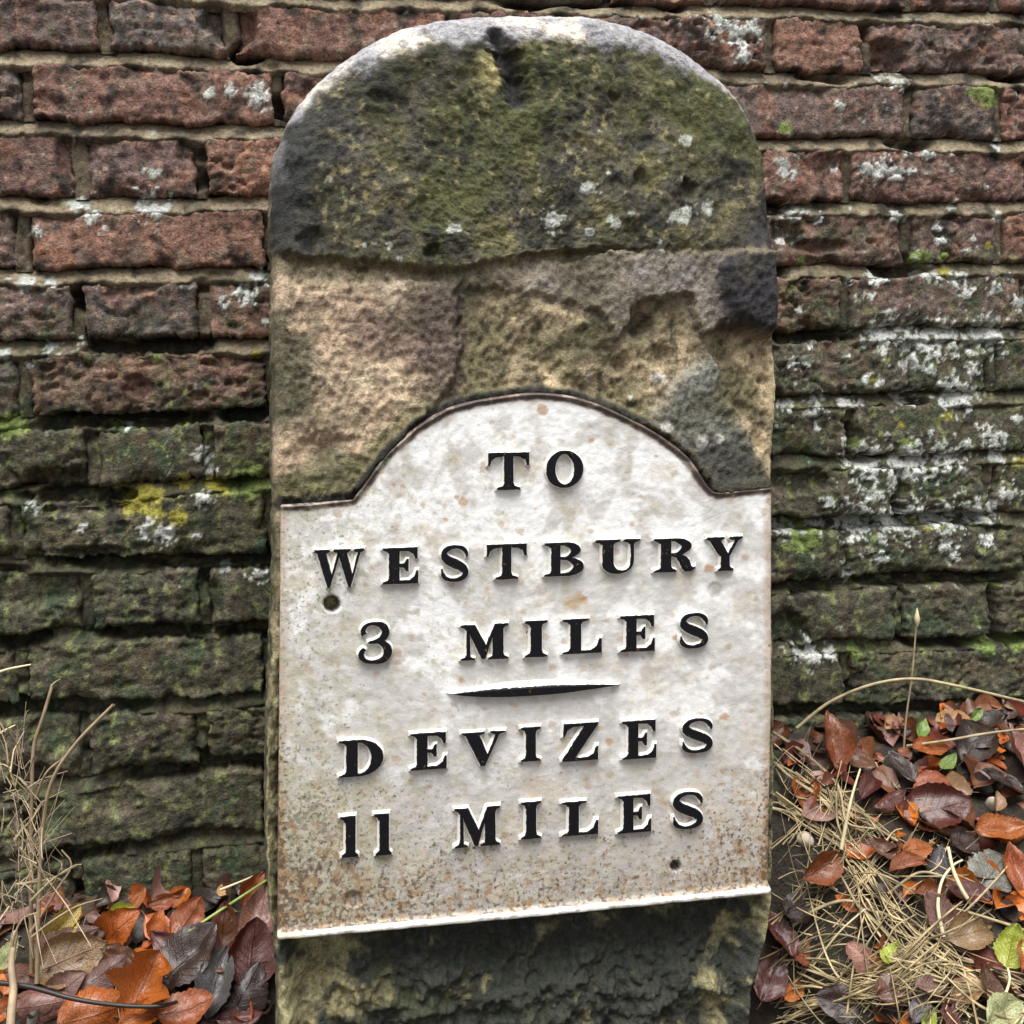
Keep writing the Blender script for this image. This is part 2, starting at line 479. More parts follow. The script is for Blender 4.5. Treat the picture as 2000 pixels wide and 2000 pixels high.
# big pale lichen patches (px, py, r)
LICHEN = [(145, 398, 26), (178, 425, 24), (70, 450, 14), (205, 450, 12), (300, 400, 40), (320, 410, 18), (45, 552, 24), (98, 548, 16),
          (505, 545, 22), (480, 570, 26), (440, 590, 14), (520, 630, 12), (410, 185, 18), (450, 175, 16), (500, 180, 26), (505, 200, 22),
          (130, 235, 5), (300, 340, 16), (300, 255, 8), (395, 890, 20), (412, 920, 16), (400, 975, 22), (320, 1045, 24), (285, 1045, 20),
          (290, 1020, 14), (380, 1050, 12), (155, 1030, 14), (52, 713, 12), (100, 680, 20), (440, 1110, 14), (505, 1120, 20), (160, 665, 10), (8, 690, 18),
          (250, 830, 12), (65, 990, 14), (1410, 50, 34), (1440, 70, 38), (1470, 60, 30), (1450, 110, 28), (1400, 40, 20),
          (1498, 232, 8), (1640, 205, 12), (1728, 200, 10), (1535, 168, 6), (1760, 158, 26), (1720, 150, 14), (1530, 325, 26), (1545, 340, 16),
          (1720, 330, 40), (1755, 340, 30), (1690, 330, 20), (1780, 290, 20), (1810, 300, 18), (1855, 300, 8), (1858, 330, 9), (1950, 285, 12),
          (1925, 365, 9), (1635, 330, 8), (1555, 412, 30), (1600, 425, 18), (1660, 410, 12), (1755, 422, 18), (1860, 402, 14), (1950, 422, 14), (1530, 470, 11),
          (1835, 445, 14), (1840, 470, 14), (1900, 468, 9), (1890, 490, 16), (1710, 542, 24), (1695, 580, 20), (1810, 538, 22), (1870, 545, 24), (1888, 570, 20),
          (1940, 560, 20), (1975, 545, 16), (1560, 602, 12), (1740, 610, 13), (1660, 550, 14), (1990, 590, 24), (1720, 655, 50), (1790, 660, 60), (1850, 655, 46), (1930, 650, 60),
          (1830, 690, 34), (1775, 710, 26), (1815, 720, 24), (1900, 690, 16), (1945, 690, 18), (1905, 720, 20), (1850, 740, 20), (1570, 705, 18), (1580, 700, 12), (1655, 695, 10),
          (1690, 740, 12), (1720, 745, 16), (1580, 675, 14), (1545, 710, 14), (1600, 785, 34), (1660, 780, 28), (1780, 778, 24), (1870, 775, 50), (1900, 765, 36), (1540, 790, 20),
          (1590, 808, 14), (1940, 855, 34), (1920, 835, 14), (1815, 845, 9), (1840, 875, 24), (1890, 872, 20), (1700, 905, 60), (1780, 900, 60), (1850, 895, 46), (1960, 895, 30),
          (1740, 940, 34), (1700, 965, 34), (1675, 995, 24), (1800, 925, 34), (1880, 920, 16), (1970, 960, 30), (1620, 980, 18), (1900, 995, 36), (1690, 1020, 60), (1760, 1015, 60), (1850, 1015, 50),
          (1610, 1025, 24), (1540, 1035, 30), (1930, 1010, 34), (1850, 1060, 30), (1660, 1060, 12), (1655, 1100, 8), (1660, 1128, 16), (1930, 1055, 20), (1580, 1277, 40), (1620, 1277, 20), (1690, 1085, 14),
          (1545, 850, 9), (1600, 840, 10), (1650, 860, 9), (1720, 1090, 20), (1860, 1090, 20), (1990, 820, 14)]
YELL = [(290, 970, 30), (260, 985, 26), (350, 1010, 20), (500, 690, 9), (300, 1000, 22), (270, 960, 12), (1850, 815, 12), (1860, 800, 8), (1760, 830, 8), (1810, 1025, 14), (470, 160, 3),
        (1850, 530, 14), (1930, 480, 8), (1990, 905, 16), (1700, 740, 10), (425, 945, 26), (360, 940, 18)]
GREENB = [(225, 822, 14), (405, 850, 10), (490, 940, 40), (360, 815, 14), (1930, 185, 26), (1900, 180, 14), (1535, 250, 14), (1800, 500, 18), (1840, 500, 14), (1570, 510, 10),
          (1700, 640, 16), (1930, 1260, 20), (1990, 1255, 24), (1675, 1275, 20), (1945, 1145, 10), (1770, 870, 20), (1680, 870, 14), (1570, 1045, 40), (20, 830, 30), (305, 700, 10)]
LICHEN_A = np.array(LICHEN, float)


def blobs(px, py, lst, wob):
    """1 inside ragged blobs; wob is a noise field"""
    m = np.full(px.shape, -9.0)
    x0, x1, y0, y1 = px.min() - 60, px.max() + 60, py.min() - 60, py.max() + 60
    for (x, y, r) in lst:
        if x0 < x < x1 and y0 < y < y1:
            d = 1 - np.hypot(px - x, (py - y) * 1.15) / r
            m = np.maximum(m, d)
    return sstep(-0.10, 0.14, m + wob)


def wall_col(px, py, base, seed=0, mortar=False):
    """albedo of the wall face at photo position: base colour, algae, lichen, moss"""
    w1 = fbm(px, py, 1 / 160, 4, 11); w2 = fbm(px, py, 1 / 34, 4, 12); w3 = fbm(px, py, 1 / 11, 3, 13)
    c = base
    # algae grows stronger towards the damp foot of the wall
    alg = sstep(0.30, 0.95, (py - 230) / 760 + 0.30 * w1 + 0.22 * w2 + 0.20 * (px > 1400))
    green = mixc(np.array([0.074, 0.074, 0.044]) + 0 * base, [0.112, 0.122, 0.056], sstep(-0.1, 0.7, w2))
    green = mixc(green, [0.036, 0.040, 0.028], sstep(-0.1, 0.5, -w3 + 0.3 * w2))
    green = mixc(green, [0.130, 0.095, 0.062], 0.42 * sstep(0.15, 0.5, fbm(px, py, 1 / 90, 4, 23)))
    c = mixc(c, green, alg * (0.93 if not mortar else 0.85))
    # grey-brown bloom
    c = mixc(c, [0.150, 0.125, 0.095], 0.60 * sstep(0.0, 0.6, fbm(px, py, 1 / 60, 4, 21)))
    # dark soot blotches
    c = mixc(c, [0.028, 0.026, 0.022], 0.85 * sstep(0.15, 0.58, fbm(px, py, 1 / 48, 4, 31)))
    # patches of fresh brick / green moss flecks
    c = mixc(c, [0.045, 0.075, 0.040], 0.6 * alg * sstep(0.1, 0.5, fbm(px, py, 1 / 70, 4, 42)))
    c = mixc(c, [0.21, 0.23, 0.09], 0.75 * alg * sstep(0.26, 0.52, fbm(px, py, 1 / 26, 4, 41)))
    wob = 0.55 * w3 + 0.5 * fbm(px, py, 1 / 20, 3, 51)
    c = mixc(c, [0.34, 0.30, 0.045], 0.75 * blobs(px, py, YELL, wob))
    c = mixc(c, [0.20, 0.27, 0.07], 0.75 * blobs(px, py, GREENB, wob))
    lic = blobs(px, py, LICHEN, wob * 1.5 - 0.30 - 0.12 * (px > 1400))
    spk = sstep(0.50, 0.60, fbm(px, py, 1 / 15, 3, 61)) * sstep(0.0, 0.5, fbm(px, py, 1 / 120, 3, 62) + 0.25 * (px > 1400) - 0.6 * (py > 1150))
    lc = mixc(np.array([0.56, 0.57, 0.53]) + 0 * base, [0.40, 0.44, 0.38], sstep(-0.2, 0.6, w2))
    lc = mixc(lc, [0.27, 0.31, 0.24], 0.8 * sstep(0.85, 0.35, lic))
    c = mixc(c, lc, np.maximum(lic, 0.85 * spk))
    return c, lic


BRICKC = np.array([[0.210, 0.092, 0.064], [0.175, 0.082, 0.062], [0.145, 0.076, 0.060], [0.235, 0.100, 0.064], [0.160, 0.090, 0.070], [0.128, 0.086, 0.068]])

wall = empty('brick_wall', (0, 0, 0.3))
tag(wall, 'old red brick wall in Flemish bond, mossy and lichened, behind the milestone', 'wall')
WOFF = np.array([0, 0, 0.3])


def spall_depth(px, py):
    d = np.zeros(px.shape)
    wob = 0.35 * fbm(px, py, 1 / 30, 3, 71)
    for (x, y, rx, ry, dep) in SPALL:
        if x < px.min() - 2 * rx or x > px.max() + 2 * rx or y < py.min() - 2 * ry or y > py.max() + 2 * ry: continue
        r = np.hypot((px - x) / rx, (py - y) / ry) + wob
        d = np.maximum(d, dep * sstep(1.15, 0.6, r))
    return d


def make_brick(k, xa, xb, idx):
    """course k lies between joint k-1 (top) and joint k (bottom)"""
    gap = 0.0055
    xm = np.linspace(xa + gap, xb - gap, 5)
    tp = zj(k - 1, xm) - 0.0072; bt = zj(k, xm) + 0.0072
    cx, cz = (xa + xb) / 2, float((tp.mean() + bt.mean()) / 2)
    pxc, pyc = project(np.array([cx, 0, cz]))
    w, h = xb - xa, float((tp - bt).mean())
    pl, _ = project(np.array([xa, 0, cz])); pr, _ = project(np.array([xb, 0, cz]))
    vis = pr > -30 and pl < 2030 and -60 < pyc < 1800 and not (pl > 620 and pr < 1440 and pyc > 130)
    step = 0.0021 if vis else 0.008
    nx = max(6, int(w / step)); nz = max(5, int(h / step))
    u = np.linspace(0, 1, nx); v = np.linspace(0, 1, nz)
    u = np.concatenate([[0], u, [1]]); v = np.concatenate([[0], v, [1]])
    U, Vv = np.meshgrid(u, v)
    X = xa + gap + U * (w - 2 * gap)
    TP = zj(k - 1, X) - 0.0072; BT = zj(k, X) + 0.0072
    Z = BT + Vv * (TP - BT)
    sd_ = idx * 13.7
    # worn outline
    ex = 0.0034 * fbm(Z + sd_, X * 0 + k, 60, 3, 2) + 0.0012 * fbm(Z, X * 0 + sd_, 250, 2, 3)
    ez = 0.0040 * fbm(X + sd_, Z * 0 + k, 34, 3, 5) + 0.0022 * fbm(X, Z * 0 + sd_, 200, 2, 6)
    edx = np.minimum(U, 1 - U) * (w - 2 * gap); edz = np.minimum(Vv, 1 - Vv) * (TP - BT)
    X = X + ex * np.exp(-edx / 0.012) * np.where(U < .5, 1, -1)
    Z = Z + ez * np.exp(-edz / 0.012)
    d = np.minimum(edx, edz)
    dd = d + 0.0015 * fbm(X, Z, 130, 2, 9)
    r = 0.0030 + 0.0012 * (idx % 3)
    q = np.clip(1 - np.clip(dd, 0, r) / r, 0, 1)
    yb = r * (1 - np.sqrt(np.clip(1 - q * q, 0, 1)))
    px, py = project(np.stack([X, 0 * X, Z], -1))
    face = 0.0035 * ((idx * 0.618) % 1 - 0.5) + 0.004 * (U - .5) * (((idx * 0.37) % 1) - .5)
    if vis:
        rough = (0.0026 + 0.0016 * ((idx * 0.53) % 1)) * fbm(X * 0.55 + sd_, Z, 34, 4, 14, 0.6) + 0.0020 * fbm(X * 0.6, Z + sd_, 170, 3, 15, 0.7)
        pits = 0.0042 * sstep(0.30, 0.60, fbm(X * 0.5 + sd_, Z, 95, 3, 16))
        low = sstep(700, 1300, py)
        kr = 0.35 + 0.85 * ((idx * 0.417 + 0.13) % 1)
        chips = sstep(0.10, 0.42, fbm(X + sd_, Z, 16, 3, 24)) * np.exp(-d / 0.007)
        crack = 0.004 * sstep(0.05, 0.0, np.abs(fbm(X + sd_ * 2, Z, 13, 3, 25))) * ((idx % 4) == 1)
        Y = face + yb + rough * kr + pits * kr ** 1.5 + spall_depth(px, py) + 0.010 * chips + crack
    else:
        Y = face + yb
    inner = np.zeros(X.shape, bool); inner[1:-1, 1:-1] = True
    Y = np.where(inner, Y, 0.045)
    base = BRICKC[(idx * 7 + k * 3) % len(BRICKC)] * (0.95 + 0.45 * ((idx * 0.731) % 1)) * np.array([0.86, 1.10, 1.24])
    bc = np.zeros(X.shape + (3,)) + base
    if vis:
        bc = mixc(bc, [0.30, 0.135, 0.075], 0.5 * sstep(0.05, 0.55, fbm(X, Z + sd_, 24, 4, 17)))
        bc = mixc(bc, [0.12, 0.060, 0.050], 0.7 * sstep(0.05, 0.5, fbm(X + sd_, Z, 30, 4, 18)))
        bc = mixc(bc, [0.40, 0.25, 0.18], 0.65 * sstep(0.15, 0.55, fbm(X + sd_, Z, 110, 3, 19)))
        c, lic = wall_col(px, py, bc)
        Y = np.where(inner, Y - 0.0012 * lic, Y)
    else:
        alg = np.clip((py - 400) / 900, 0, 0.8)
        c = mixc(bc, [0.075, 0.07, 0.035], alg)
    P = np.stack([X - cx, Y, Z - cz], -1).reshape(-1, 3)
    me = mesh_from('brick', P, grid_faces(len(v), len(u)), c.reshape(-1, 3))
    o = add('brick', me, M_BRICK, wall)
    o.location = (cx, 0, cz - WOFF[2])
    return o


HEADX = {}
idx = 0
for k in range(1, len(JOINTS)):
    xs = SPECIAL.get(k - 1, EVEN if k % 2 else ODD)
    pm = float(np.mean([np.interp(1000, [q[0] for q in JOINTS[kk]], [q[1] for q in JOINTS[kk]]) for kk in (k - 1, k)]))
    ym = [float(np.mean([np.interp(x, [q[0] for q in JOINTS[kk]], [q[1] for q in JOINTS[kk]]) for kk in (k - 1, k)])) for x in xs]
    X = [float(wall_pt(x, y)[0]) for x, y in zip(xs, ym)]
    # carry the bond on past both sides of the frame
    S, H = 0.2330, 0.1170
    first_is_stretcher = (k % 2 == 0)
    ln = first_is_stretcher
    while X[0] > -1.35:
        ln = not ln
        X.insert(0, X[0] - (S if ln else H))
    ln = (X[-1] - X[-2]) > 0.17
    while X[-1] < 1.25:
        ln = not ln
        X.append(X[-1] + (S if ln else H))
    HEADX[k] = X
    for a, b in zip(X[:-1], X[1:]):
        make_brick(k, a, b, idx)
        idx += 1

# ---- mortar: bed joints weather-struck (top edge deep, bottom edge flush), washed out low down
HOLES = [(200, 1092, 90, 12), (300, 1236, 110, 12), (440, 1495, 110, 18), (160, 1672, 90, 16), (250, 815, 150, 14), (480, 805, 60, 12), (330, 670, 90, 14),
         (230, 680, 60, 12), (1580, 656, 80, 16), (1780, 1136, 90, 14), (1850, 1250, 90, 10), (30, 1250, 60, 14), (40, 1392, 60, 16), (160, 970, 110, 12),
         (1860, 1110, 80, 8), (1560, 1396, 60, 14), (350, 1100, 80, 10), (480, 1240, 60, 10), (1520, 520, 30, 16), (480, 100, 30, 14)]


def hole_mask(px, py):
    m = np.zeros(px.shape)
    wob = 0.35 * fbm(px, py, 1 / 26, 3, 81)
    for (x, y, rx, ry) in HOLES:
        if x < px.min() - 2 * rx or x > px.max() + 2 * rx or y < py.min() - 4 * ry or y > py.max() + 4 * ry: continue
        m = np.maximum(m, sstep(1.2, 0.7, np.hypot((px - x) / rx, (py - y) / (ry * 1.6)) + wob))
    return m


MV, MF, MC = [], [], []
moff = 0


def mortar_patch(X, Z, t, hw):
    """t: -1 bottom .. +1 top across the joint (or side to side)"""
    global moff
    px, py = project(np.stack([X, 0 * X, Z], -1))
    hm = hole_mask(px, py)
    low = sstep(560, 1050, py + 160 * fbm(px, py, 1 / 240, 2, 5))
    n1 = fbm(X, Z, 38, 4, 91); n2 = fbm(X, Z, 170, 3, 92)
    hm = np.maximum(hm, sstep(0.36 - 0.34 * low, 0.62 - 0.30 * low, fbm(X * 0.45, Z, 15, 3, 93)) * 0.85)
    struck = 0.0050 + 0.0058 * t                      # deeper at the top
    if hw < 0:
        struck = 0.0060 + 0 * t
    rag = np.clip(np.abs(t) - 0.95 - 0.5 * n1 - 0.22 * n2, 0, None)
    Y = struck + 0.0022 * n1 + 0.0013 * n2 + 0.018 * rag ** 1.2 + hm * 0.026 + low * (0.0035 + 0.004 * np.clip(n1, -0.4, 1))
    tan = np.zeros(X.shape + (3,)) + np.array([0.27, 0.215, 0.14])
    tan = mixc(tan, [0.42, 0.36, 0.25], 0.6 * sstep(0, 0.6, n1))
    tan = mixc(tan, [0.12, 0.10, 0.07], 0.8 * sstep(0.0, 0.5, -n1))
    tan = mixc(tan, [0.07, 0.06, 0.045], 0.8 * sstep(0.2, 0.9, hm))
    if hw < 0: tan = tan * np.array([0.52, 0.50, 0.50])
    c, lic = wall_col(px, py, tan, mortar=True)
    MV.append(np.stack([X, Y, Z], -1).reshape(-1, 3)); MC.append(c.reshape(-1, 3))
    MF.append(grid_faces(X.shape[0], X.shape[1], moff)); moff += X.size


for k in range(0, len(JOINTS)):
    x = np.concatenate([np.arange(-1.30, -0.62, 0.008), np.arange(-0.62, -0.22, 0.0022), np.arange(-0.22, 0.22, 0.0022 if k < 3 else 0.01), np.arange(0.22, 0.72, 0.0022), np.arange(0.72, 1.2, 0.008)])
    t = np.linspace(-1.75, 1.25, 13)
    X, T = np.meshgrid(x, t)
    mortar_patch(X, zj(k, X) + T * 0.0072, T, 1)
    if k in HEADX:
        for xh in HEADX[k][1:-1]:
            ph, _ = project(np.array([xh, 0, 1.0]))
            if ph < -200 or ph > 2300 or 640 < ph < 1430: n = 8
            else: n = 26
            s = np.linspace(-1.5, 1.5, 11); v = np.linspace(0.08, 0.92, n)
            Sx, Vv = np.meshgrid(s, v)
            zt, zb = zj(k - 1, xh), zj(k, xh)
            mortar_patch(xh + Sx * 0.0058 + 0.002 * np.sin(Vv * 5 + xh * 50), zb + Vv * (zt - zb), Sx, -1)
me = mesh_from('mortar', np.vstack(MV) - WOFF, np.vstack(MF), np.vstack(MC))
add('mortar', me, M_MORTAR, wall)
# solid core of the wall, behind the bricks
core = np.array([[x, y, z] for x in (-1.6, 1.5) for y in (0.035, 0.26) for z in (0.0, 1.46)], float) - WOFF
cf = np.array([[0, 1, 3, 2], [4, 6, 7, 5], [0, 4, 5, 1], [2, 3, 7, 6], [0, 2, 6, 4], [1, 5, 7, 3]])
add('wall_core', mesh_from('wall_core', core, cf, np.full((8, 3), 0.035), smooth=False), M_MORTAR, wall)

# ================================================================= THE MILESTONE
LEAN = R(2.5)
SP0 = np.array([0.0, -0.165, Z0])
SN = np.array([0.0, math.cos(LEAN), -math.sin(LEAN)])        # pointing back into the stone
EX = np.array([1.0, 0, 0]); EZ = np.array([0.0, math.sin(LEAN), math.cos(LEAN)])


def face2(pts):
    """photo pixels -> 2D coordinates on the face plane of the stone"""
    a = np.asarray(pts, float)
    p = on_plane(a[..., 0], a[..., 1], SP0, SN) - SP0
    return np.stack([p @ EX, p @ EZ], -1)


def face3(q, depth=0.0):
    """2D face coordinates and depth (positive = back) -> world"""
    return SP0 + q[..., 0:1] * EX + q[..., 1:2] * EZ + np.asarray(depth)[..., None] * SN


ms = empty('milestone', (float(face3(face2([(1020, 2080)]))[0][0]), -0.08, 0.38))
MSO = np.array(ms.location)
tag(ms, 'old round-topped milestone with white cast iron plate, leaning by the brick wall', 'milestone')

OUT = [(548, 2560), (548, 2150), (546, 1960), (540, 1850), (530, 1790), (523, 1700), (522, 1550), (527, 1400), (533, 1250), (537, 1100), (537, 980), (534, 860), (535, 700), (534, 560),
       (537, 480), (535, 400), (543, 320), (560, 265), (590, 212), (640, 152), (700, 106), (765, 69), (850, 43), (950, 33), (1060, 31), (1150, 35), (1230, 50), (1300, 79),
       (1362, 117), (1420, 167), (1465, 224), (1494, 288), (1510, 360), (1517, 440), (1519, 520), (1517, 600), (1515, 650), (1521, 740), (1519, 820), (1513, 900), (1511, 1000), (1512, 1150),
       (1517, 1300), (1519, 1500), (1515, 1700), (1512, 1790), (1500, 1850), (1488, 1900), (1472, 1960), (1468, 2150), (1470, 2560)]
# the crest is rounded back, so its outline lies behind the face
OUT = [(1000 + (x - 1000) * (1 + 0.023 * float(sstep(560, 200, y))), 1000 + (y - 1000) * (1 + 0.023 * float(sstep(560, 200, y)))) for x, y in OUT]
out2 = catmull(face2(OUT), 0.0021)
n_o = len(out2)
# gentle chipping of the arris
nrm = np.gradient(out2, axis=0); nrm = np.stack([nrm[:, 1], -nrm[:, 0]], 1); nrm /= np.linalg.norm(nrm, axis=1, keepdims=True) + 1e-9
si = np.arange(n_o) * 0.0021
zc = face2([(1025, 500)])[0][1]
lowm = (out2[:, 1] < zc).astype(float)
out2 = out2 + nrm * ((0.0009 + 0.0009 * lowm) * fbm(si, si * 0, 45, 3, 201) + 0.0006 * fbm(si, si * 0, 170, 2, 202))[:, None]
CX = face2([(1025, 1000)])[0][0]
sp = np.stack([np.full(n_o, CX), np.minimum(out2[:, 1], zc)], 1)
# bring the spine smoothly round
t = np.linspace(0, 1, 190) ** 1.10
G = out2[None] * (1 - t[:, None, None]) + sp[None] * t[:, None, None]           # rings x outline
dist = np.linalg.norm(G - out2[None], axis=2)
p3 = face3(G)
SX, SY = project(p3)
archw = sstep(620, 380, SY[0])[None]
Rf = 0.009 + 0.024 * archw
q = np.clip(1 - np.clip(dist, 0, Rf) / Rf, 0, 1)
depth = Rf * (1 - np.sqrt(np.clip(1 - q ** 2, 0, 1)))

A, B = G[..., 0], G[..., 1]
wx = SX + 9 * fbm(A, B, 55, 3, 211) + 4 * fbm(A, B, 190, 2, 212)
wy = SY + 9 * fbm(A, B, 55, 3, 213) + 4 * fbm(A, B, 190, 2, 214)
f_lo = fbm(A, B, 14, 4, 215); f_mid = fbm(A, B, 48, 4, 216, 0.6); f_hi = fbm(A, B, 190, 2, 217)
ARCH = [(548, 985), (600, 984), (690, 972), (705, 953), (730, 917), (756, 884), (813, 833), (870, 799), (927, 782), (1012, 769), (1057, 767), (1114, 773), (1171, 790), (1228, 816), (1285, 847), (1342, 890), (1384, 950), (1400, 960), (1507, 950)]
PLATE = [(540, 1832), (545, 1400)] + ARCH + [(1507, 1350), (1501, 1742)]
sd_plate = inside_sd(SX, SY, PLATE)
dA = path_dist(SX, SY, ARCH)
m_cap = sstep(-7, 7, (512 + 14 * np.sin(SX / 110.) - 12 * sstep(900, 1000, SX) - 20 * sstep(1250, 1500, SX)) - wy)
GREY = [(525, 505), (700, 540), (880, 530), (960, 500), (1100, 512), (1220, 488), (1340, 480), (1420, 445), (1530, 430), (1530, 652), (1490, 658), (1450, 654), (1412, 632), (1395, 645), (1372, 650), (1352, 610), (1343, 578), (1325, 570),
        (1290, 588), (1262, 586), (1235, 600), (1222, 640), (1208, 664), (1196, 650), (1180, 615), (1130, 592), (1060, 572), (990, 566), (930, 560), (905, 556), (880, 568), (700, 560), (600, 556), (525, 585)]
sd_grey = inside_sd(wx, wy, GREY)
m_grey = sstep(-3, 4, sd_grey) * (1 - m_cap) * (0.15 + 0.25 * sstep(820, 1000, SX) + 0.6 * sstep(1120, 1220, SX))
m_lump = sstep(-12, 26, inside_sd(wx, wy, [(1400, 520), (1440, 478), (1540, 440), (1540, 652), (1490, 657), (1445, 650), (1402, 625)]))
TAN = [(520, 548), (885, 556), (898, 640), (890, 745), (840, 800), (760, 880), (700, 960), (520, 975)]
m_tan = sstep(-8, 8, inside_sd(wx, wy, TAN)) * (1 - m_grey) * (1 - m_cap)
GREY2 = [(1385, 690), (1408, 720), (1400, 762), (1425, 790), (1462, 850), (1490, 905), (1512, 945), (1512, 965), (1395, 962), (1340, 885), (1255, 825), (1300, 770)]
m_grey2 = sstep(-4, 6, inside_sd(wx, wy, GREY2))
m_och = (1 - m_tan) * (1 - m_grey) * (1 - m_cap) * (1 - m_grey2) * (SY < 1000)
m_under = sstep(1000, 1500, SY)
crack = sstep(13, 3, path_dist(wx, wy, [(905, 530), (898, 590), (905, 660), (893, 740), (898, 800)]))
notch = sstep(34, 6, path_dist(wx, wy, [(965, 70), (985, 100), (1000, 140), (1015, 190)]) + 10 * (SY < 100))
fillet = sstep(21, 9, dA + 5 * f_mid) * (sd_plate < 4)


def pits_(lst):
    d = np.zeros(SX.shape)
    for x, y, r, dep in lst:
        d = np.maximum(d, dep * sstep(1.1, 0.3, np.hypot(wx - x, wy - y) / r))
    return d


PITS = [(1340, 372, 24, .009), (1250, 352, 18, .007), (608, 470, 30, .006), (845, 490, 18, .006), (1235, 450, 26, .006), (1195, 190, 14, .004), (740, 195, 20, .004),
        (1255, 632, 34, .010), (1300, 690, 22, .006), (1212, 715, 20, .006), (1160, 760, 44, .006), (610, 880, 44, .007), (650, 865, 30, .005), (1010, 150, 20, .004),
        (1495, 745, 16, .005), (1455, 800, 20, .005), (1240, 475, 30, .005), (560, 330, 16, .003)]
n_cr = fbm(A, B, 24, 3, 239)
h = (0.0028 - 0.0012 * m_cap) * f_mid + (0.0018 - 0.0010 * m_cap) * f_hi
h = h + m_cap * (0.005 * f_lo + 0.0014 * f_mid + 0.004)
h = h + m_grey * (0.0045 - 0.0012 * f_mid) + 0.010 * m_lump * (1 - m_cap) + 0.006 * m_lump
h = h + m_tan * (0.0025 + 0.0011 * fbm(A * 0.22, B + 0.05 * A, 210, 3, 218))
h = h + m_och * (-0.006 + 0.0035 * fbm(A, B, 26, 4, 219) + 0.002 * f_mid)
h = h + m_grey2 * 0.003
h = h - 0.0022 * crack * sstep(-0.3, 0.4, n_cr) - 0.015 * notch - pits_(PITS)
und = fbm(A, B, 20, 4, 221, 0.6)
edge_keep = sstep(70, 20, np.minimum(np.abs(SX - 530), np.abs(SX - 1500)))
h = h + m_under * (-0.024 - 0.014 * sstep(1960, 1800, SY) + 0.017 * und + 0.006 * f_mid + 0.018 * edge_keep)
h = np.where(sd_plate > 6, np.minimum(h, -0.010), h)
h = h * np.clip(dist / 0.010, 0, 1) ** 0.7
h = h + fillet * np.clip(0.0055 - np.maximum(h, 0), 0, 1) * np.clip(dist / 0.018, 0, 1)
depth = depth - h
P_front = face3(G, depth)

# colours
C = np.zeros(SX.shape + (3,)) + np.array([0.092, 0.084, 0.060])
n_a = fbm(A, B, 11, 5, 231); n_b = fbm(A, B, 27, 5, 232, 0.6); n_c = fbm(A, B, 75, 4, 233, 0.6); n_d = fbm(A, B, 16, 4, 234)
cap = mixc(C, [0.112, 0.104, 0.048], sstep(-0.15, 0.35, n_b))
cap = mixc(cap, [0.125, 0.110, 0.092], 0.75 * sstep(0.10, 0.5, n_d))
cap = mixc(cap, [0.205, 0.180, 0.090], 0.6 * sstep(0.20, 0.55, n_c * 0.6 + n_b * 0.6 + 0.25 * sstep(300, 450, SY)))
cap = mixc(cap, [0.40, 0.35, 0.16], 0.8 * sstep(0.42, 0.7, n_c * 0.75 + n_a * 0.55))
big = fbm(A, B, 7, 4, 236)
cap = mixc(cap, [0.040, 0.041, 0.026], 0.85 * sstep(-0.05, 0.40, big + 0.35 * n_c))
cap = mixc(cap, [0.070, 0.078, 0.026], 0.7 * sstep(0.05, 0.45, -big + 0.4 * n_c))
cap = mixc(cap, [0.30, 0.26, 0.13], 0.8 * sstep(0.34, 0.6, fbm(A, B, 120, 3, 237) + 0.5 * n_d - 0.05))
cap = mixc(cap, [0.020, 0.020, 0.016], 0.8 * sstep(0.18, 0.5, -n_b - 0.4 * n_c))
cap = mixc(cap, [0.034, 0.035, 0.036], 0.8 * sstep(110, 50, dist / 0.00046 + 60 * n_b) * sstep(150, 260, SY) * (SX < 760))
# worn, washed crest, painted paler still for the light on its top
crest = sstep(66, 30, dist / 0.00046 + 34 * n_b + 14 * n_c + 46 * sstep(90, 240, SY) - 22 * sstep(330, 60, np.hypot(SX - 1060, SY - 30))) * sstep(400, 220, SY)
crc = mixc(np.array([0.33, 0.32, 0.33]) + 0 * C, [0.70, 0.64, 0.54], sstep(0, 0.5, n_d))
crc = mixc(crc, [0.27, 0.27, 0.30], 0.7 * sstep(0.15, 0.5, n_c))
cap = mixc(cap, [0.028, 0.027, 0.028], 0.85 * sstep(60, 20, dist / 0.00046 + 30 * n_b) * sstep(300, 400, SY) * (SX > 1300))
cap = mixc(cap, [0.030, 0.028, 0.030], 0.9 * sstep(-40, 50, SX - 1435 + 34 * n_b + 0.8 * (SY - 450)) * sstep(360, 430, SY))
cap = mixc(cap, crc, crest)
cap = mixc(cap, [0.45, 0.40, 0.18], 0.85 * sstep(1.1, 0.4, np.hypot((wx - 955) / 34, (wy - 140) / 50)))
cap = mixc(cap, [0.045, 0.045, 0.048], 0.92 * notch)
capl = blobs(SX, SY, [(1337, 275, 18), (885, 445, 16), (758, 480, 11), (780, 505, 9), (1080, 430, 30), (1075, 405, 12), (1150, 370, 24), (1200, 435, 20), (1230, 420, 14), (1340, 415, 26), (1380, 405, 22), (1320, 430, 22),
                     (1150, 455, 14), (1290, 485, 16), (1188, 340, 9), (1165, 258, 12), (640, 355, 10), (710, 480, 8), (605, 488, 6)], 0.9 * n_c + 0.4 * f_hi - 0.42)
tanc = np.zeros(C.shape) + np.array([0.50, 0.375, 0.255])
tanc = mixc(tanc, [0.64, 0.51, 0.35], sstep(0.0, 0.5, n_b))
tanc = mixc(tanc, [0.17, 0.115, 0.095], 0.85 * sstep(1.25, 0.35, np.hypot((wx - 800) / 130, (wy - 640) / 95) + 0.3 * n_b))
tanc = mixc(tanc, [0.21, 0.155, 0.11], 0.5 * sstep(-0.1, 0.4, fbm(A * 0.25, B, 120, 3, 235)))
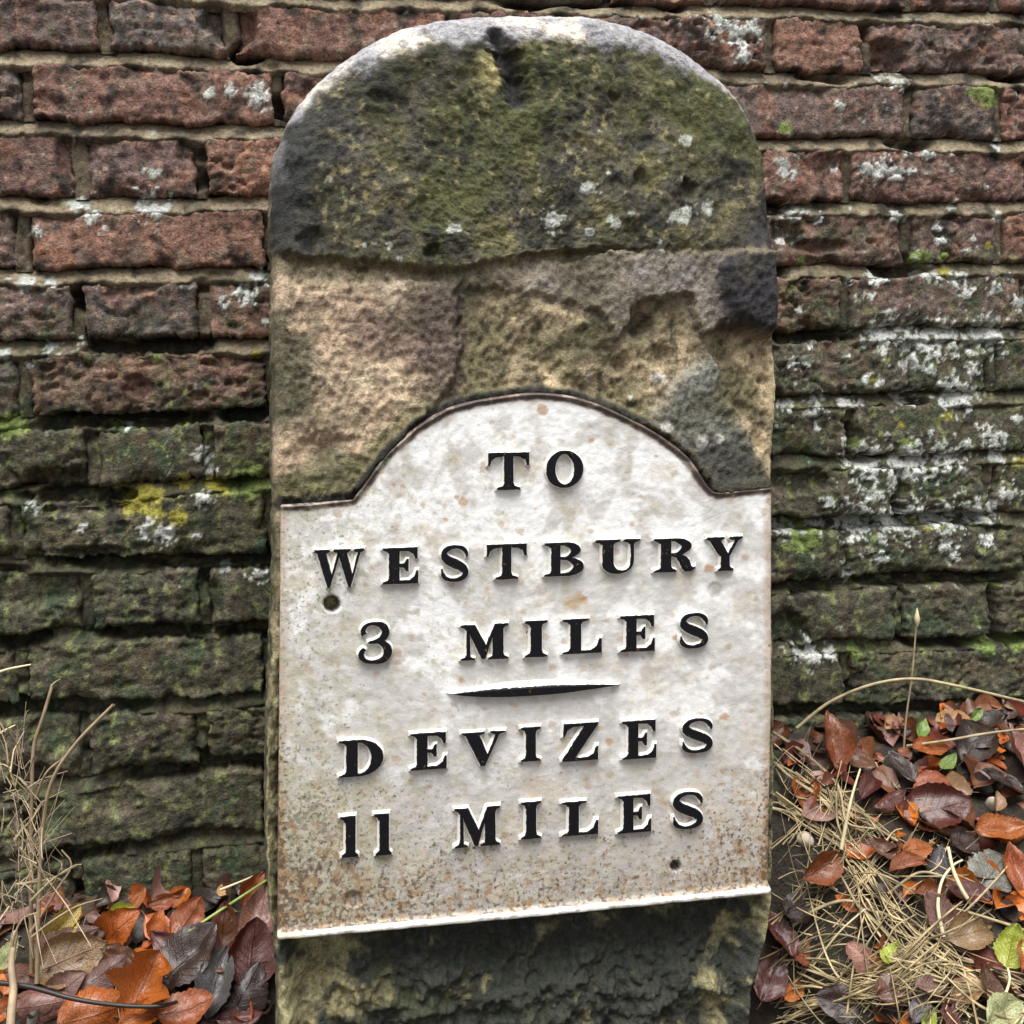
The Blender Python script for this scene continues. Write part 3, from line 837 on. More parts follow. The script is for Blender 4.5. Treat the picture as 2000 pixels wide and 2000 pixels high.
tanc = mixc(tanc, [0.095, 0.092, 0.055], 0.88 * sstep(-14, 40, 620 - wx + 26 * n_b - 50 * (np.hypot((SX - 580) / 22, (SY - 630) / 24) < 1)) * sstep(575, 620, wy) * sstep(860, 790, wy))
tanc = mixc(tanc, [0.10, 0.105, 0.05], 0.85 * sstep(-10, 25, inside_sd(wx, wy, [(600, 890), (640, 860), (690, 880), (720, 900), (690, 960), (530, 970), (540, 930)])))
tanc = mixc(tanc, [0.13, 0.13, 0.05], 0.7 * sstep(60, 25, dA + 8 * n_b))
och = np.zeros(C.shape) + np.array([0.31, 0.25, 0.155])
och = mixc(och, [0.58, 0.46, 0.28], 0.9 * sstep(0.0, 0.45, n_b + 0.5 * sstep(1380, 1480, SX)))
och = mixc(och, [0.135, 0.122, 0.060], 0.75 * sstep(0.0, 0.45, n_d + 0.35 * sstep(1050, 930, SX)))
och = mixc(och, [0.045, 0.042, 0.022], 0.75 * sstep(0.2, 0.55, -n_c - 0.2 * n_b))
gry = np.zeros(C.shape) + np.array([0.23, 0.20, 0.165])
gry = mixc(gry, [0.27, 0.25, 0.235], 0.8 * sstep(0.0, 0.5, n_b))
gry = mixc(gry, [0.12, 0.095, 0.078], 0.6 * sstep(0.1, 0.5, n_d))
gry = mixc(gry, [0.30, 0.22, 0.15], 0.7 * sstep(700, 560, SX))
gry = mixc(gry, [0.024, 0.023, 0.028], 0.95 * sstep(0.02, 0.25, m_lump) * sstep(1362, 1412, wx + 20 * n_b - 0.25 * (wy - 560)))
g2 = np.zeros(C.shape) + np.array([0.155, 0.155, 0.125])
g2 = mixc(g2, [0.27, 0.28, 0.27], 0.8 * sstep(0.0, 0.5, n_b + 0.4 * sstep(800, 720, SY)))
g2 = mixc(g2, [0.060, 0.058, 0.045], 0.85 * sstep(835, 900, wy + 40 * n_b))
und_c = np.zeros(C.shape) + np.array([0.050, 0.054, 0.042])  # base darkened to paint in the shade under the plate overhang
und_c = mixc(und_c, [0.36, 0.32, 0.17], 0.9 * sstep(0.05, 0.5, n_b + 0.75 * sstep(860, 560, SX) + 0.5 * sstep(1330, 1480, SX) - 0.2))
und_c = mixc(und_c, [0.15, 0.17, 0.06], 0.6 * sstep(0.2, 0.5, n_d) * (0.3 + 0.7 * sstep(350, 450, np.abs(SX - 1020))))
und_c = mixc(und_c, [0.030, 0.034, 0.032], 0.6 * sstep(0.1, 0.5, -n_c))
s_tan = sstep(-26, 22, inside_sd(wx, wy, TAN) + 14 * n_b)
s_g2 = sstep(-20, 26, inside_sd(wx, wy, GREY2) + 16 * n_b + 8 * n_c)
s_gr = sstep(-30, 22, sd_grey + 12 * n_c + 14 * n_b) * (0.35 + 0.5 * sstep(820, 1150, SX) + 0.15 * sstep(1180, 1300, SX))
s_cap = sstep(-16, 14, (512 + 14 * np.sin(SX / 110.) - 12 * sstep(900, 1000, SX) - 20 * sstep(1250, 1500, SX)) - wy + 14 * n_b)
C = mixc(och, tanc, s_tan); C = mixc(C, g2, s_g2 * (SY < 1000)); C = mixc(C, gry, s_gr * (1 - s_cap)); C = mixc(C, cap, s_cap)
stain = fbm(A, B, 13, 4, 238)
C = mixc(C, [0.085, 0.080, 0.045], 0.55 * sstep(0.05, 0.5, stain + 0.25 * n_c) * (1 - s_cap))
C = mixc(C, [0.045, 0.044, 0.034], 0.6 * sstep(0.25, 0.6, -stain - 0.3 * n_c) * (1 - s_cap))
C = mixc(C, [0.060, 0.048, 0.050], 0.6 * sstep(95, 15, np.abs(wx - 882) + 30 * n_b + 60 * (wx > 905)) * sstep(530, 570, SY) * sstep(840, 740, SY))
C = mixc(C, [0.055, 0.046, 0.040], 0.45 * crack * (1 - m_cap))
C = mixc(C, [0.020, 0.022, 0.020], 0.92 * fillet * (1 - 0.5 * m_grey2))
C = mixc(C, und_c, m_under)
C = mixc(C, [0.46, 0.48, 0.43], 0.8 * capl)
C = mixc(C, [0.52, 0.50, 0.44], 0.9 * blobs(SX, SY, [(1288, 736, 14), (1302, 740, 9), (1300, 835, 12), (1370, 862, 14), (1400, 855, 10), (1155, 735, 8), (1235, 775, 5)], 0.4 * n_c))
C = mixc(C, [0.022, 0.024, 0.018], 0.5 * sstep(1.2, 0.5, np.hypot((wx - 1255) / 40, (wy - 640) / 34)))

# side walls of the stone, going back to the brickwork
KB = 26
bk = np.linspace(0, 0.158, KB)[1:]
side = []
for d_ in bk:
    jit = nrm * (0.002 * fbm(si, si * 0 + d_ * 1.0, 40, 3, 241) - 0.0015)[:, None]
    side.append(face3(out2 + jit, depth[0] + d_))
side = np.array(side)
sideC = np.zeros(side.shape) + np.array([0.11, 0.10, 0.062])
sn = fbm(np.broadcast_to(si, side.shape[:2]), np.broadcast_to(bk[:, None], side.shape[:2]), 30, 4, 242)
sideC = mixc(sideC, [0.26, 0.22, 0.13], sstep(0.0, 0.5, sn)); sideC = mixc(sideC, [0.05, 0.055, 0.03], sstep(0.1, 0.5, -sn))
topw = sstep(430, 250, SY[0])[None] * np.ones_like(sn)
sideC = mixc(sideC, [0.42, 0.39, 0.35], 0.8 * topw * sstep(-0.4, 0.3, sn))
V = np.concatenate([side[::-1], P_front], 0)
Cc = np.concatenate([sideC[::-1], C], 0)
nr, nc = V.shape[:2]
me = mesh_from('stone', V.reshape(-1, 3) - MSO, grid_faces(nr, nc), Cc.reshape(-1, 3))
add('stone', me, M_STONE, ms)

# ---- the cast iron plate
PD = -0.0035                                           # its face stands proud of the stone face


def pl2(pts):
    a = np.asarray(pts, float)
    p0 = SP0 + PD * SN
    p = on_plane(a[..., 0], a[..., 1], p0, SN) - p0
    return np.stack([p @ EX, p @ EZ], -1)


def pl3(q, out=0.0):
    return SP0 + PD * SN + q[..., 0:1] * EX + q[..., 1:2] * EZ - np.asarray(out)[..., None] * SN


arcpts = catmull(np.array(ARCH[3:17], float), 4.0)
outl = np.vstack([resample(np.array([(1020, 1788), (541, 1831), (545, 1400), (548, 986), (690, 976)], float), 4.0), arcpts, resample(np.array([(1394, 962), (1508, 952), (1508, 1350), (1501, 1741), (1020, 1788)], float), 4.0)])
po = pl2(outl)
npo = len(po)
pz_top = po[:, 1].max(); pz_bot = po[:, 1].min(); pcx = pl2([(1030, 1300)])[0][0]
zl, zh = pl2([(1030, 1700)])[0][1], pl2([(1030, 1120)])[0][1]
psp = np.stack([np.full(npo, pcx), zl + (po[:, 1] - pz_bot) / (pz_top - pz_bot) * (zh - zl)], 1)
tt = np.linspace(0, 1, 128) ** 1.12
PG = po[None] * (1 - tt[:, None, None]) + psp[None] * tt[:, None, None]
QX, QY = project(pl3(PG))
sd_o = inside_sd(QX.ravel(), QY.ravel(), outl[::3]).reshape(QX.shape) * 0.00045     # metres from the edge
a_, b_ = PG[..., 0], PG[..., 1]
topedge = path_dist(QX, QY, ARCH)
botd = path_dist(QX, QY, [(541, 1831), (1020, 1788), (1501, 1741)])
ph = 0.0005 * fbm(a_, b_, 40, 4, 301) + 0.00035 * fbm(a_, b_, 160, 3, 302)
rim_t = np.exp(-((topedge - 4) / 3.5) ** 2) * 0.0022
lip = np.exp(-(np.clip(botd - 7, 0, 99) / 6.0) ** 2) * 0.0072
lip = lip * (0.92 + 0.10 * fbm(a_, b_, 70, 2, 303))
ph = ph + rim_t + lip
edge_r = 0.0022
qe = np.clip(1 - np.clip(sd_o, 0, edge_r) / edge_r, 0, 1)
ph = ph - edge_r * (1 - np.sqrt(np.clip(1 - qe ** 2, 0, 1)))
PHOLES = [(648, 1180, 15, .022), (690, 1758, 17, .004), (1320, 1692, 10, .007), (1397, 1152, 15, .0008)]
hole = np.zeros(QX.shape)
for x, y, r, dep in PHOLES:
    dd = np.hypot(QX - x, QY - y) / r
    ph = ph - dep * sstep(1.12, 0.82, dd)
    hole = np.maximum(hole, sstep(1.15, 0.95, dd) * (1.0 if dep > .006 else 0.25))
# colours: chalky white paint, greenish wear, rust specks thickening to the foot
k1 = fbm(a_, b_, 16, 5, 311, 0.6); k2 = fbm(a_, b_, 52, 4, 312, 0.6); k3 = fbm(a_, b_, 120, 3, 313, 0.6); k4 = fbm(a_, b_, 34, 4, 314)
PC = np.zeros(QX.shape + (3,)) + np.array([0.58, 0.56, 0.53])
PC = mixc(PC, [0.79, 0.785, 0.765], sstep(-0.05, 0.22, k1 + 0.35 * k4 + 0.25 * sstep(1300, 1050, QY) - 0.12))
leftish = sstep(900, 560, QX)
PC = mixc(PC, [0.45, 0.425, 0.33], 0.7 * sstep(0.08, 0.5, k2 * 0.7 - 0.5 * k1 + 0.22 * leftish - 0.05))
PC = mixc(PC, [0.38, 0.35, 0.325], 0.75 * sstep(1300, 1780, QY + 120 * k1))
PC = mixc(PC, [0.40, 0.39, 0.24], 0.65 * sstep(0.25, 0.8, leftish * 0.8 * sstep(1350, 1650, QY) + 0.45 * k2 + 0.1))
dens = 0.34 * sstep(1350, 1780, QY) + 0.20 * sstep(1250, 1480, QX) * sstep(1350, 1600, QY) + 0.06 * leftish
rust = sstep(0.60, 0.80, k3 * 0.9 + 0.35 * k2 + dens)
PC = mixc(PC, [0.34, 0.175, 0.065], 0.35 * rust)
rust2 = sstep(0.72, 0.95, fbm(a_, b_, 90, 3, 315, 0.6) + 0.4 * k1 + 0.55 * sstep(1480, 1780, QY) - 0.05)
PC = mixc(PC, [0.16, 0.10, 0.06], 0.35 * rust2)
blot = blobs(QX, QY, [(905, 980, 9), (893, 970, 5), (768, 948, 5), (788, 950, 6), (1155, 860, 6), (1130, 1170, 16), (1118, 1180, 12), (1385, 1110, 10), (640, 1130, 5), (602, 1180, 5), (645, 1238, 6), (900, 1328, 7), (660, 1300, 4), (1060, 800, 12), (1280, 890, 5), (870, 1015, 6), (1320, 1245, 6), (1268, 1250, 5), (1415, 1400, 8), (1190, 1450, 8)], 0.5 * k3)
PC = mixc(PC, [0.42, 0.22, 0.08], 0.7 * blot)
r5 = np.random.default_rng(55)
spots = [(r5.uniform(560, 1495), r5.uniform(800, 1800), r5.uniform(3, 9)) for _ in range(190)]
PC = mixc(PC, [0.38, 0.22, 0.10], 0.48 * blobs(QX, QY, spots, 0.6 * k3 - 0.05))
stains = [(r5.uniform(560, 1495), r5.uniform(800, 1820), r5.uniform(16, 46)) for _ in range(70)]
PC = mixc(PC, [0.55, 0.47, 0.34], 0.34 * blobs(QX, QY, stains, 0.8 * k2 + 0.3 * k3 - 0.25))
PC = mixc(PC, [0.25, 0.22, 0.19], 0.55 * sstep(1690, 1800, QY + 0.09 * (QX - 1020) + 70 * k2 + 40 * k3))
er = sstep(0.010, 0.002, sd_o + 0.004 * k2) * sstep(12, 26, botd)
PC = mixc(PC, [0.36, 0.22, 0.11], 0.55 * er)
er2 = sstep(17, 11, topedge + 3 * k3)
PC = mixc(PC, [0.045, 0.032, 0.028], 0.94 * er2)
PC = mixc(PC, [0.42, 0.33, 0.27], 0.7 * er2 * sstep(0.15, 0.45, k2))
PC = mixc(PC, [0.78, 0.76, 0.72], 0.85 * sstep(0.0025, 0.0045, lip) * (1 - 0.8 * sstep(0.1, .45, k3 + 0.6 * k4)))
PC = mixc(PC, [0.55, 0.55, 0.30], 0.7 * sstep(0.0025, 0.0045, lip) * sstep(640, 570, QX))
PC = mixc(PC, [0.008, 0.007, 0.006], hole)
front = pl3(PG, ph)
cl = po.mean(0)
backr = [pl3(po, ph[0] - d_) for d_ in (0.013, 0.009, 0.005, 0.002)]
bcol = np.zeros((4, npo, 3)) + np.array([0.06, 0.042, 0.034])
V = np.concatenate([np.array(backr), front], 0)
Cc = np.concatenate([bcol, PC], 0)
plate = add('inscribed_plate', mesh_from('plate', V.reshape(-1, 3) - MSO, grid_faces(V.shape[0], npo)[:, ::-1], Cc.reshape(-1, 3)), M_PLATE, ms)
wear = 0.10 * leftish + 0.10 * sstep(1400, 1750, QY) + 0.06 * k1 + 0.02 - 0.08 * sstep(900, 1100, QX) * sstep(1500, 1300, QY)
rustd = 0.035 + 0.11 * sstep(1380, 1700, QY) + 0.07 * sstep(1640, 1800, QY) + 0.07 * sstep(1250, 1480, QX) * sstep(1350, 1600, QY) + 0.05 * leftish * sstep(1350, 1550, QY) + 0.03 * k1 + 0.10 * er
for nm_, fld in (('wear', wear), ('rust', rustd)):
    fld = np.where(lip > 0.003, fld * 0.35, fld)
    at_ = plate.data.attributes.new(nm_, 'FLOAT', 'POINT')
    at_.data.foreach_set('value', np.concatenate([np.zeros((4, npo)), fld], 0).astype(np.float32).ravel())
plate['label'] = 'white painted cast iron plate with rust specks and raised black lettering'


# ---- raised letters, drawn as roman capitals in a unit box
def arc(cx, cy, rx, ry, a0, a1, n=14):
    return [(cx + rx * math.cos(R(a)), cy + ry * math.sin(R(a))) for a in np.linspace(a0, a1, n)]


def stroke(pts, asp=1.0):
    """centre line with half-widths -> outline"""
    a = catmull(np.array(pts, float), 0.035)
    d = np.gradient(a[:, :2], axis=0); n = np.stack([-d[:, 1], d[:, 0]], 1); n /= np.linalg.norm(n, axis=1, keepdims=True) + 1e-9
    l = a[:, :2] + n * a[:, 2:3]; r = a[:, :2] - n * a[:, 2:3]
    return [tuple(p) for p in l] + [tuple(p) for p in r[::-1]]


VSH = [(0, 1), (0, .95), (.10, .90), (.44, 0), (.53, 0), (.86, .90), (1, .95), (1, 1), (.64, 1), (.64, .95), (.76, .90), (.585, .36), (.41, .89), (.52, .95), (.52, 1)]


def fit(pts, x0, x1):
    return [(x0 + p[0] * (x1 - x0), p[1]) for p in pts]


GL = {
    'I': [[[(0, 0), (1, 0), (1, .05), (.80, .11), (.76, .2), (.76, .8), (.80, .89), (1, .95), (1, 1), (0, 1), (0, .95), (.20, .89), (.24, .8), (.24, .2), (.20, .11), (0, .05)]]],
    '1': [[[(.1, 0), (1, 0), (1, .06), (.86, .13), (.86, 1), (0, 1), (0, .95), (.2, .90), (.30, .82), (.30, .13), (.1, .06)]]],
    'T': [[[(.22, 0), (.78, 0), (.78, .05), (.65, .10), (.62, .18), (.62, .91), (.80, .89), (.90, .81), (.945, .66), (1, .66), (1, 1), (0, 1), (0, .66), (.055, .66), (.10, .81), (.20, .89), (.38, .91), (.38, .18), (.35, .10), (.22, .05)]]],
    'E': [[[(0, 0), (1, 0), (1, .36), (.94, .36), (.88, .20), (.75, .10), (.48, .09), (.48, .455), (.60, .45), (.67, .34), (.73, .34), (.73, .68), (.67, .68), (.60, .56), (.48, .555), (.48, .91), (.75, .90), (.86, .82), (.92, .68), (.98, .68), (.98, 1), (0, 1), (0, .95), (.14, .90), (.17, .84), (.17, .16), (.14, .10), (0, .05)]]],
    'L': [[[(0, 0), (1, 0), (1, .42), (.93, .42), (.86, .22), (.72, .10), (.48, .09), (.48, .84), (.52, .90), (.68, .95), (.68, 1), (0, 1), (0, .95), (.15, .90), (.19, .84), (.19, .16), (.15, .10), (0, .05)]]],
    'D': [[[(0, 0), (.45, 0)] + arc(.45, .5, .55, .5, -80, 80, 22) + [(.45, 1), (0, 1), (0, .95), (.13, .90), (.16, .84), (.16, .16), (.13, .10), (0, .05)],
           [(.43, .08)] + [(.43, .92)] + arc(.45, .5, .27, .42, 80, -80, 18)]],
    'B': [[[(0, 0), (.55, 0)] + arc(.60, .27, .40, .27, -85, 75, 14) + arc(.57, .77, .35, .23, -60, 85, 13) + [(.5, 1), (0, 1), (0, .95), (.13, .90), (.16, .84), (.16, .16), (.13, .10), (0, .05)],
           [(.41, .57), (.41, .92)] + arc(.48, .745, .18, .175, 80, -80, 12), [(.41, .08), (.41, .49)] + arc(.48, .285, .24, .205, 80, -80, 12)]],
    'O': [[arc(.5, .5, .5, .5, 0, 352, 40), arc(.5, .5, .245, .415, 0, -352, 36)]],
    'U': [[[(0, 1), (0, .95), (.12, .90), (.15, .84), (.15, .33)] + arc(.50, .33, .35, .34, 185, 355, 20) + [(.86, .40), (.86, .84), (.89, .90), (1, .95), (1, 1), (.62, 1), (.62, .95), (.74, .90), (.77, .84), (.77, .36)]
           + arc(.585, .33, .18, .245, -5, -175, 14) + [(.41, .40), (.41, .84), (.44, .90), (.56, .95), (.56, 1)]]],
    'R': [[[(0, 0), (.54, 0), (.54, .05), (.45, .10), (.42, .16), (.42, .465), (.48, .465), (.56, .42), (.62, .28), (.68, .10), (.78, .0), (.90, .0), (1, .09), (1, .15), (.94, .12), (.90, .17), (.86, .33), (.79, .44), (.68, .50)]
           + arc(.56, .76, .35, .24, -50, 85, 14) + [(.5, 1), (0, 1), (0, .95), (.13, .90), (.16, .84), (.16, .16), (.13, .10), (0, .05)],
           [(.42, .56), (.42, .92)] + arc(.47, .74, .18, .18, 80, -80, 12)]],
    'Y': [[[(.30, 0), (.74, 0), (.74, .05), (.66, .10), (.64, .16), (.64, .42), (.88, .88), (1, .95), (1, 1), (.64, 1), (.64, .95), (.77, .89), (.585, .53), (.40, .88), (.50, .95), (.50, 1), (0, 1), (0, .95), (.10, .90), (.38, .42), (.38, .16), (.37, .10), (.30, .05)]]],
    'Z': [[[(0, 0), (1, 0), (1, .38), (.94, .38), (.86, .19), (.70, .10), (.38, .09), (1, .94), (1, 1), (.04, 1), (.02, .64), (.08, .64), (.16, .81), (.32, .90), (.60, .91), (0, .06)]]],
    'V': [[VSH]],
    'W': [[fit(VSH, 0, .60)], [fit(VSH, .42, 1.0)]],
    'M': [[[(0, 0), (.30, 0), (.30, .05), (.21, .10), (.20, .72), (.45, .02), (.52, .02), (.66, .60), (.66, .10), (.57, .05), (.57, 0), (1, 0), (1, .05), (.92, .10), (.90, .16), (.90, .84), (.92, .90), (1, .95), (1, 1), (.71, 1), (.53, .44), (.30, 1), (0, 1), (0, .95), (.09, .90), (.115, .84), (.115, .16), (.09, .10), (0, .05)]]],
    'S': [[stroke([(.90, .66, .02), (.87, .80, .055), (.74, .92, .05), (.50, .955, .045), (.25, .89, .075), (.16, .75, .10), (.27, .61, .115), (.50, .50, .125), (.74, .39, .115), (.84, .25, .10), (.75, .11, .075), (.48, .045, .045), (.24, .09, .05), (.12, .21, .055), (.08, .36, .02)])]],
    '3': [[stroke([(.20, .70, .07), (.16, .80, .07), (.28, .93, .045), (.52, .955, .045), (.74, .87, .09), (.80, .72, .11), (.66, .57, .08), (.42, .515, .035), (.30, .51, .02)])],
          [stroke([(.34, .525, .02), (.52, .53, .03), (.75, .46, .08), (.86, .29, .13), (.74, .10, .085), (.46, .045, .045), (.22, .09, .05), (.11, .22, .085), (.17, .33, .07), (.24, .33, .02)])]],
}
LET = [('T', 951, 1032, 883, 955), ('O', 1064, 1137, 879, 951),
       ('W', 613, 711, 1071, 1145), ('E', 746, 816, 1068, 1138), ('S', 856, 917, 1063, 1134), ('T', 948, 1027, 1061, 1129), ('B', 1061, 1138, 1058, 1123), ('U', 1160, 1248, 1052, 1118), ('R', 1274, 1355, 1050, 1115), ('Y', 1377, 1447, 1047, 1113),
       ('3', 697, 766, 1212, 1294), ('M', 898, 991, 1217, 1286), ('I', 1023, 1067, 1210, 1281), ('L', 1096, 1173, 1206, 1274), ('E', 1208, 1276, 1200, 1270), ('S', 1321, 1384, 1195, 1264),
       ('D', 661, 748, 1441, 1513), ('E', 800, 871, 1428, 1500), ('V', 900, 986, 1426, 1493), ('I', 1015, 1054, 1417, 1484), ('Z', 1095, 1166, 1409, 1483), ('E', 1212, 1279, 1404, 1479), ('S', 1325, 1393, 1400, 1468),
       ('1', 663, 699, 1590, 1671), ('1', 729, 764, 1585, 1667), ('M', 886, 975, 1573, 1650), ('I', 1015, 1055, 1562, 1635), ('L', 1094, 1166, 1561, 1628), ('E', 1203, 1269, 1549, 1623), ('S', 1307, 1374, 1543, 1616)]
LBEV, LH = 0.0022, 0.0054


def solid_from(splines2, name, zoff=0.0, bev=LBEV, hh=LH):
    """bevelled raised solid on the plate from closed 2D outlines (plate coordinates)"""
    cu = bpy.data.curves.new(name, 'CURVE'); cu.dimensions = '2D'; cu.fill_mode = 'BOTH'
    for s in splines2:
        spn = cu.splines.new('POLY'); spn.points.add(len(s) - 1)
        for pt, (x, y) in zip(spn.points, s): pt.co = (x, y, 0, 1)
        spn.use_cyclic_u = True
    cu.bevel_depth = bev; cu.bevel_resolution = 0; cu.extrude = 0.0; cu.offset = -0.0007
    ob = bpy.data.objects.new('tmp', cu); COL.objects.link(ob)
    dg = bpy.context.evaluated_depsgraph_get()
    me = bpy.data.meshes.new_from_object(ob.evaluated_get(dg))
    n = len(me.vertices); co = np.zeros(n * 3, np.float32); me.vertices.foreach_get('co', co); co = co.reshape(-1, 3)
    high = co[:, 2] / bev
    fl = []
    for p in me.polygons: fl.append(list(p.vertices))
    bpy.data.objects.remove(ob, do_unlink=True); bpy.data.curves.remove(cu); bpy.data.meshes.remove(me)
    return co, fl, high


def raised(name, pieces, parent, hh=LH, bev=LBEV):
    VV, FF, HH = [], [], []
    off = 0
    for i, pc in enumerate(pieces):
        co, fl, high = solid_from(pc, name, 0.0, bev)
        q = co[:, :2].astype(float)
        w = pl3(q, np.where(high > 0.5, hh + i * 0.00025, np.where(high < -0.5, -0.004, 0.0008)))
        VV.append(w); HH.append(np.where(high > 0.5, 1.0, 0.0)); FF += [[v + off for v in f] for f in fl]; off += len(co)
    W_ = np.vstack(VV)
    me = bpy.data.meshes.new(name)
    me.from_pydata([tuple(v) for v in W_ - MSO], [], FF)
    me.update()
    at = me.attributes.new('high', 'FLOAT', 'POINT'); at.data.foreach_set('value', np.concatenate(HH).astype(np.float32))
    nf = np.zeros(len(me.polygons) * 3, np.float32); me.polygons.foreach_get('normal', nf)
    # more of the black on faces that point down
    at2 = me.attributes.new('downface', 'FLOAT', 'FACE'); at2.data.foreach_set('value', np.clip(-(nf.reshape(-1, 3) @ EZ) * 1.6, 0, 1).astype(np.float32))
    return add(name, me, M_LETTER, parent)


for ch, x0, x1, y0, y1 in LET:
    ym = (y0 + y1) / 2
    slope = -0.022 - 0.060 * max(0, (ym - 915)) / 700
    pcs = []
    for piece in GL[ch]:
        pcs.append([[tuple(pl2([(x0 + u * (x1 - x0), y1 - v * (y1 - y0) + slope * (u - .5) * (x1 - x0))])[0]) for u, v in s] for s in piece])
    o = raised('letter', pcs, plate)
# the tapering rule between the two towns
n_l = 40
ul = np.linspace(0, 1, n_l)
bx_ = 872 + 339 * ul
mid_y = 1353 - 18 * ul
bump_ = np.sin(np.pi * ul) ** 0.8
base_t = np.stack([bx_, mid_y - 16 * bump_], 1); base_b = np.stack([bx_, mid_y + 15 * bump_], 1)
fx_ = 886 + 314 * ul
face_t = np.stack([fx_, mid_y - 3 * bump_], 1); face_b = np.stack([fx_, mid_y + 11 * np.sin(np.pi * ul ** 0.8) ** 0.9 + 0.5], 1)
rows = np.array([pl3(pl2(base_t), np.full(n_l, -0.003)), pl3(pl2(base_t), np.full(n_l, 0.0007)), pl3(pl2(face_t), np.full(n_l, 0.0062)), pl3(pl2(face_b), np.full(n_l, 0.0062)), pl3(pl2(base_b), np.full(n_l, 0.0007)), pl3(pl2(base_b), np.full(n_l, -0.003))])
me = mesh_from('divider', rows.reshape(-1, 3) - MSO, grid_faces(6, n_l)[:, ::-1], smooth=False)
at = me.attributes.new('high', 'FLOAT', 'POINT'); at.data.foreach_set('value', np.repeat([0, 0, 1, 1, .55, 0], n_l).astype(np.float32))
add('divider', me, M_LETTER, plate)

# ================================================================= GROUND
xl = float(wall_pt(520, 1700)[0]); xr = float(wall_pt(1530, 1400)[0])
GZL = float(wall_pt(300, 1745)[2]); GZR = float(wall_pt(1760, 1415)[2])


def gz(x, y):
    x = np.asarray(x, float); y = np.asarray(y, float)
    w = sstep(xl - 0.02, xr + 0.02, x)
    zw = GZL + (GZR - GZL) * w + 0.03 * np.clip(x - xr, 0, 1) - 0.02 * np.clip(xl - x, 0, 1)
    d = np.clip(-y, 0, 50)
    slope = 0.55 * (1 - w) + 0.62 * w
    dd = np.minimum(d, 0.62)
    z = zw - slope * dd
    dip = np.exp(-(((x - (xl + xr) / 2 + 0.02) / 0.26) ** 6)) * sstep(0.07, 0.17, d)
    z = z - 0.22 * dip
    z = np.maximum(z, -0.06 + 0 * z) if False else z
    n = 0.012 * fbm(x, y, 6, 4, 401) + 0.006 * fbm(x, y, 22, 3, 402)
    return z + n * sstep(6, 1.5, np.hypot(x, y))


gx = np.concatenate([[-300, -120, -50, -20, -8, -4, -2.4], np.arange(-1.6, -0.75, 0.05), np.arange(-0.75, 0.95, 0.007), np.arange(0.95, 1.6, 0.05), [2.4, 4, 8, 20, 50, 120, 300]])
gy = np.concatenate([[300, 100, 30, 8, 2, 0.6, 0.3], np.arange(0.10, -0.62, -0.007), np.arange(-0.62, -1.8, -0.06), [-2.2, -3, -5, -10, -25, -60, -150, -300]])
GXm, GYm = np.meshgrid(gx, gy)
GZm = gz(GXm, np.minimum(GYm, 0.1))
g1 = fbm(GXm, GYm, 18, 4, 411); g2n = fbm(GXm, GYm, 60, 3, 412)
GC = np.zeros(GXm.shape + (3,)) + np.array([0.032, 0.024, 0.017])
GC = mixc(GC, [0.085, 0.048, 0.026], 0.8 * sstep(0.0, 0.5, g1)); GC = mixc(GC, [0.055, 0.062, 0.026], 0.6 * sstep(0.2, 0.5, g2n))
ground = add('ground', mesh_from('ground', np.stack([GXm, GYm, GZm], -1).reshape(-1, 3), grid_faces(len(gy), len(gx))[:, ::-1], GC.reshape(-1, 3)), M_SOIL)
tag(ground, kind='structure')


HGX = np.arange(-1.6, 1.8, 0.006); HGY = np.arange(-1.2, 0.12, 0.006)
_a, _b = np.meshgrid(HGX, HGY)
HGZ = gz(_a, _b)


def gzf(x, y):
    fx = np.clip((np.asarray(x) - HGX[0]) / 0.006, 0, len(HGX) - 1.01); fy = np.clip((np.asarray(y) - HGY[0]) / 0.006, 0, len(HGY) - 1.01)
    i = fx.astype(int); j = fy.astype(int); fx = fx - i; fy = fy - j
    return (HGZ[j, i] * (1 - fx) + HGZ[j, i + 1] * fx) * (1 - fy) + (HGZ[j + 1, i] * (1 - fx) + HGZ[j + 1, i + 1] * fx) * fy


TT = np.arange(0.5, 1.6, 0.0015)[:, None]


def hit_ground(px, py, lift=0.0):
    P = CAM + ray(px, py) * TT
    ok = (P[:, 2] < gzf(P[:, 0], P[:, 1]) + lift) | (P[:, 1] > -0.006)
    return P[int(np.argmax(ok))]


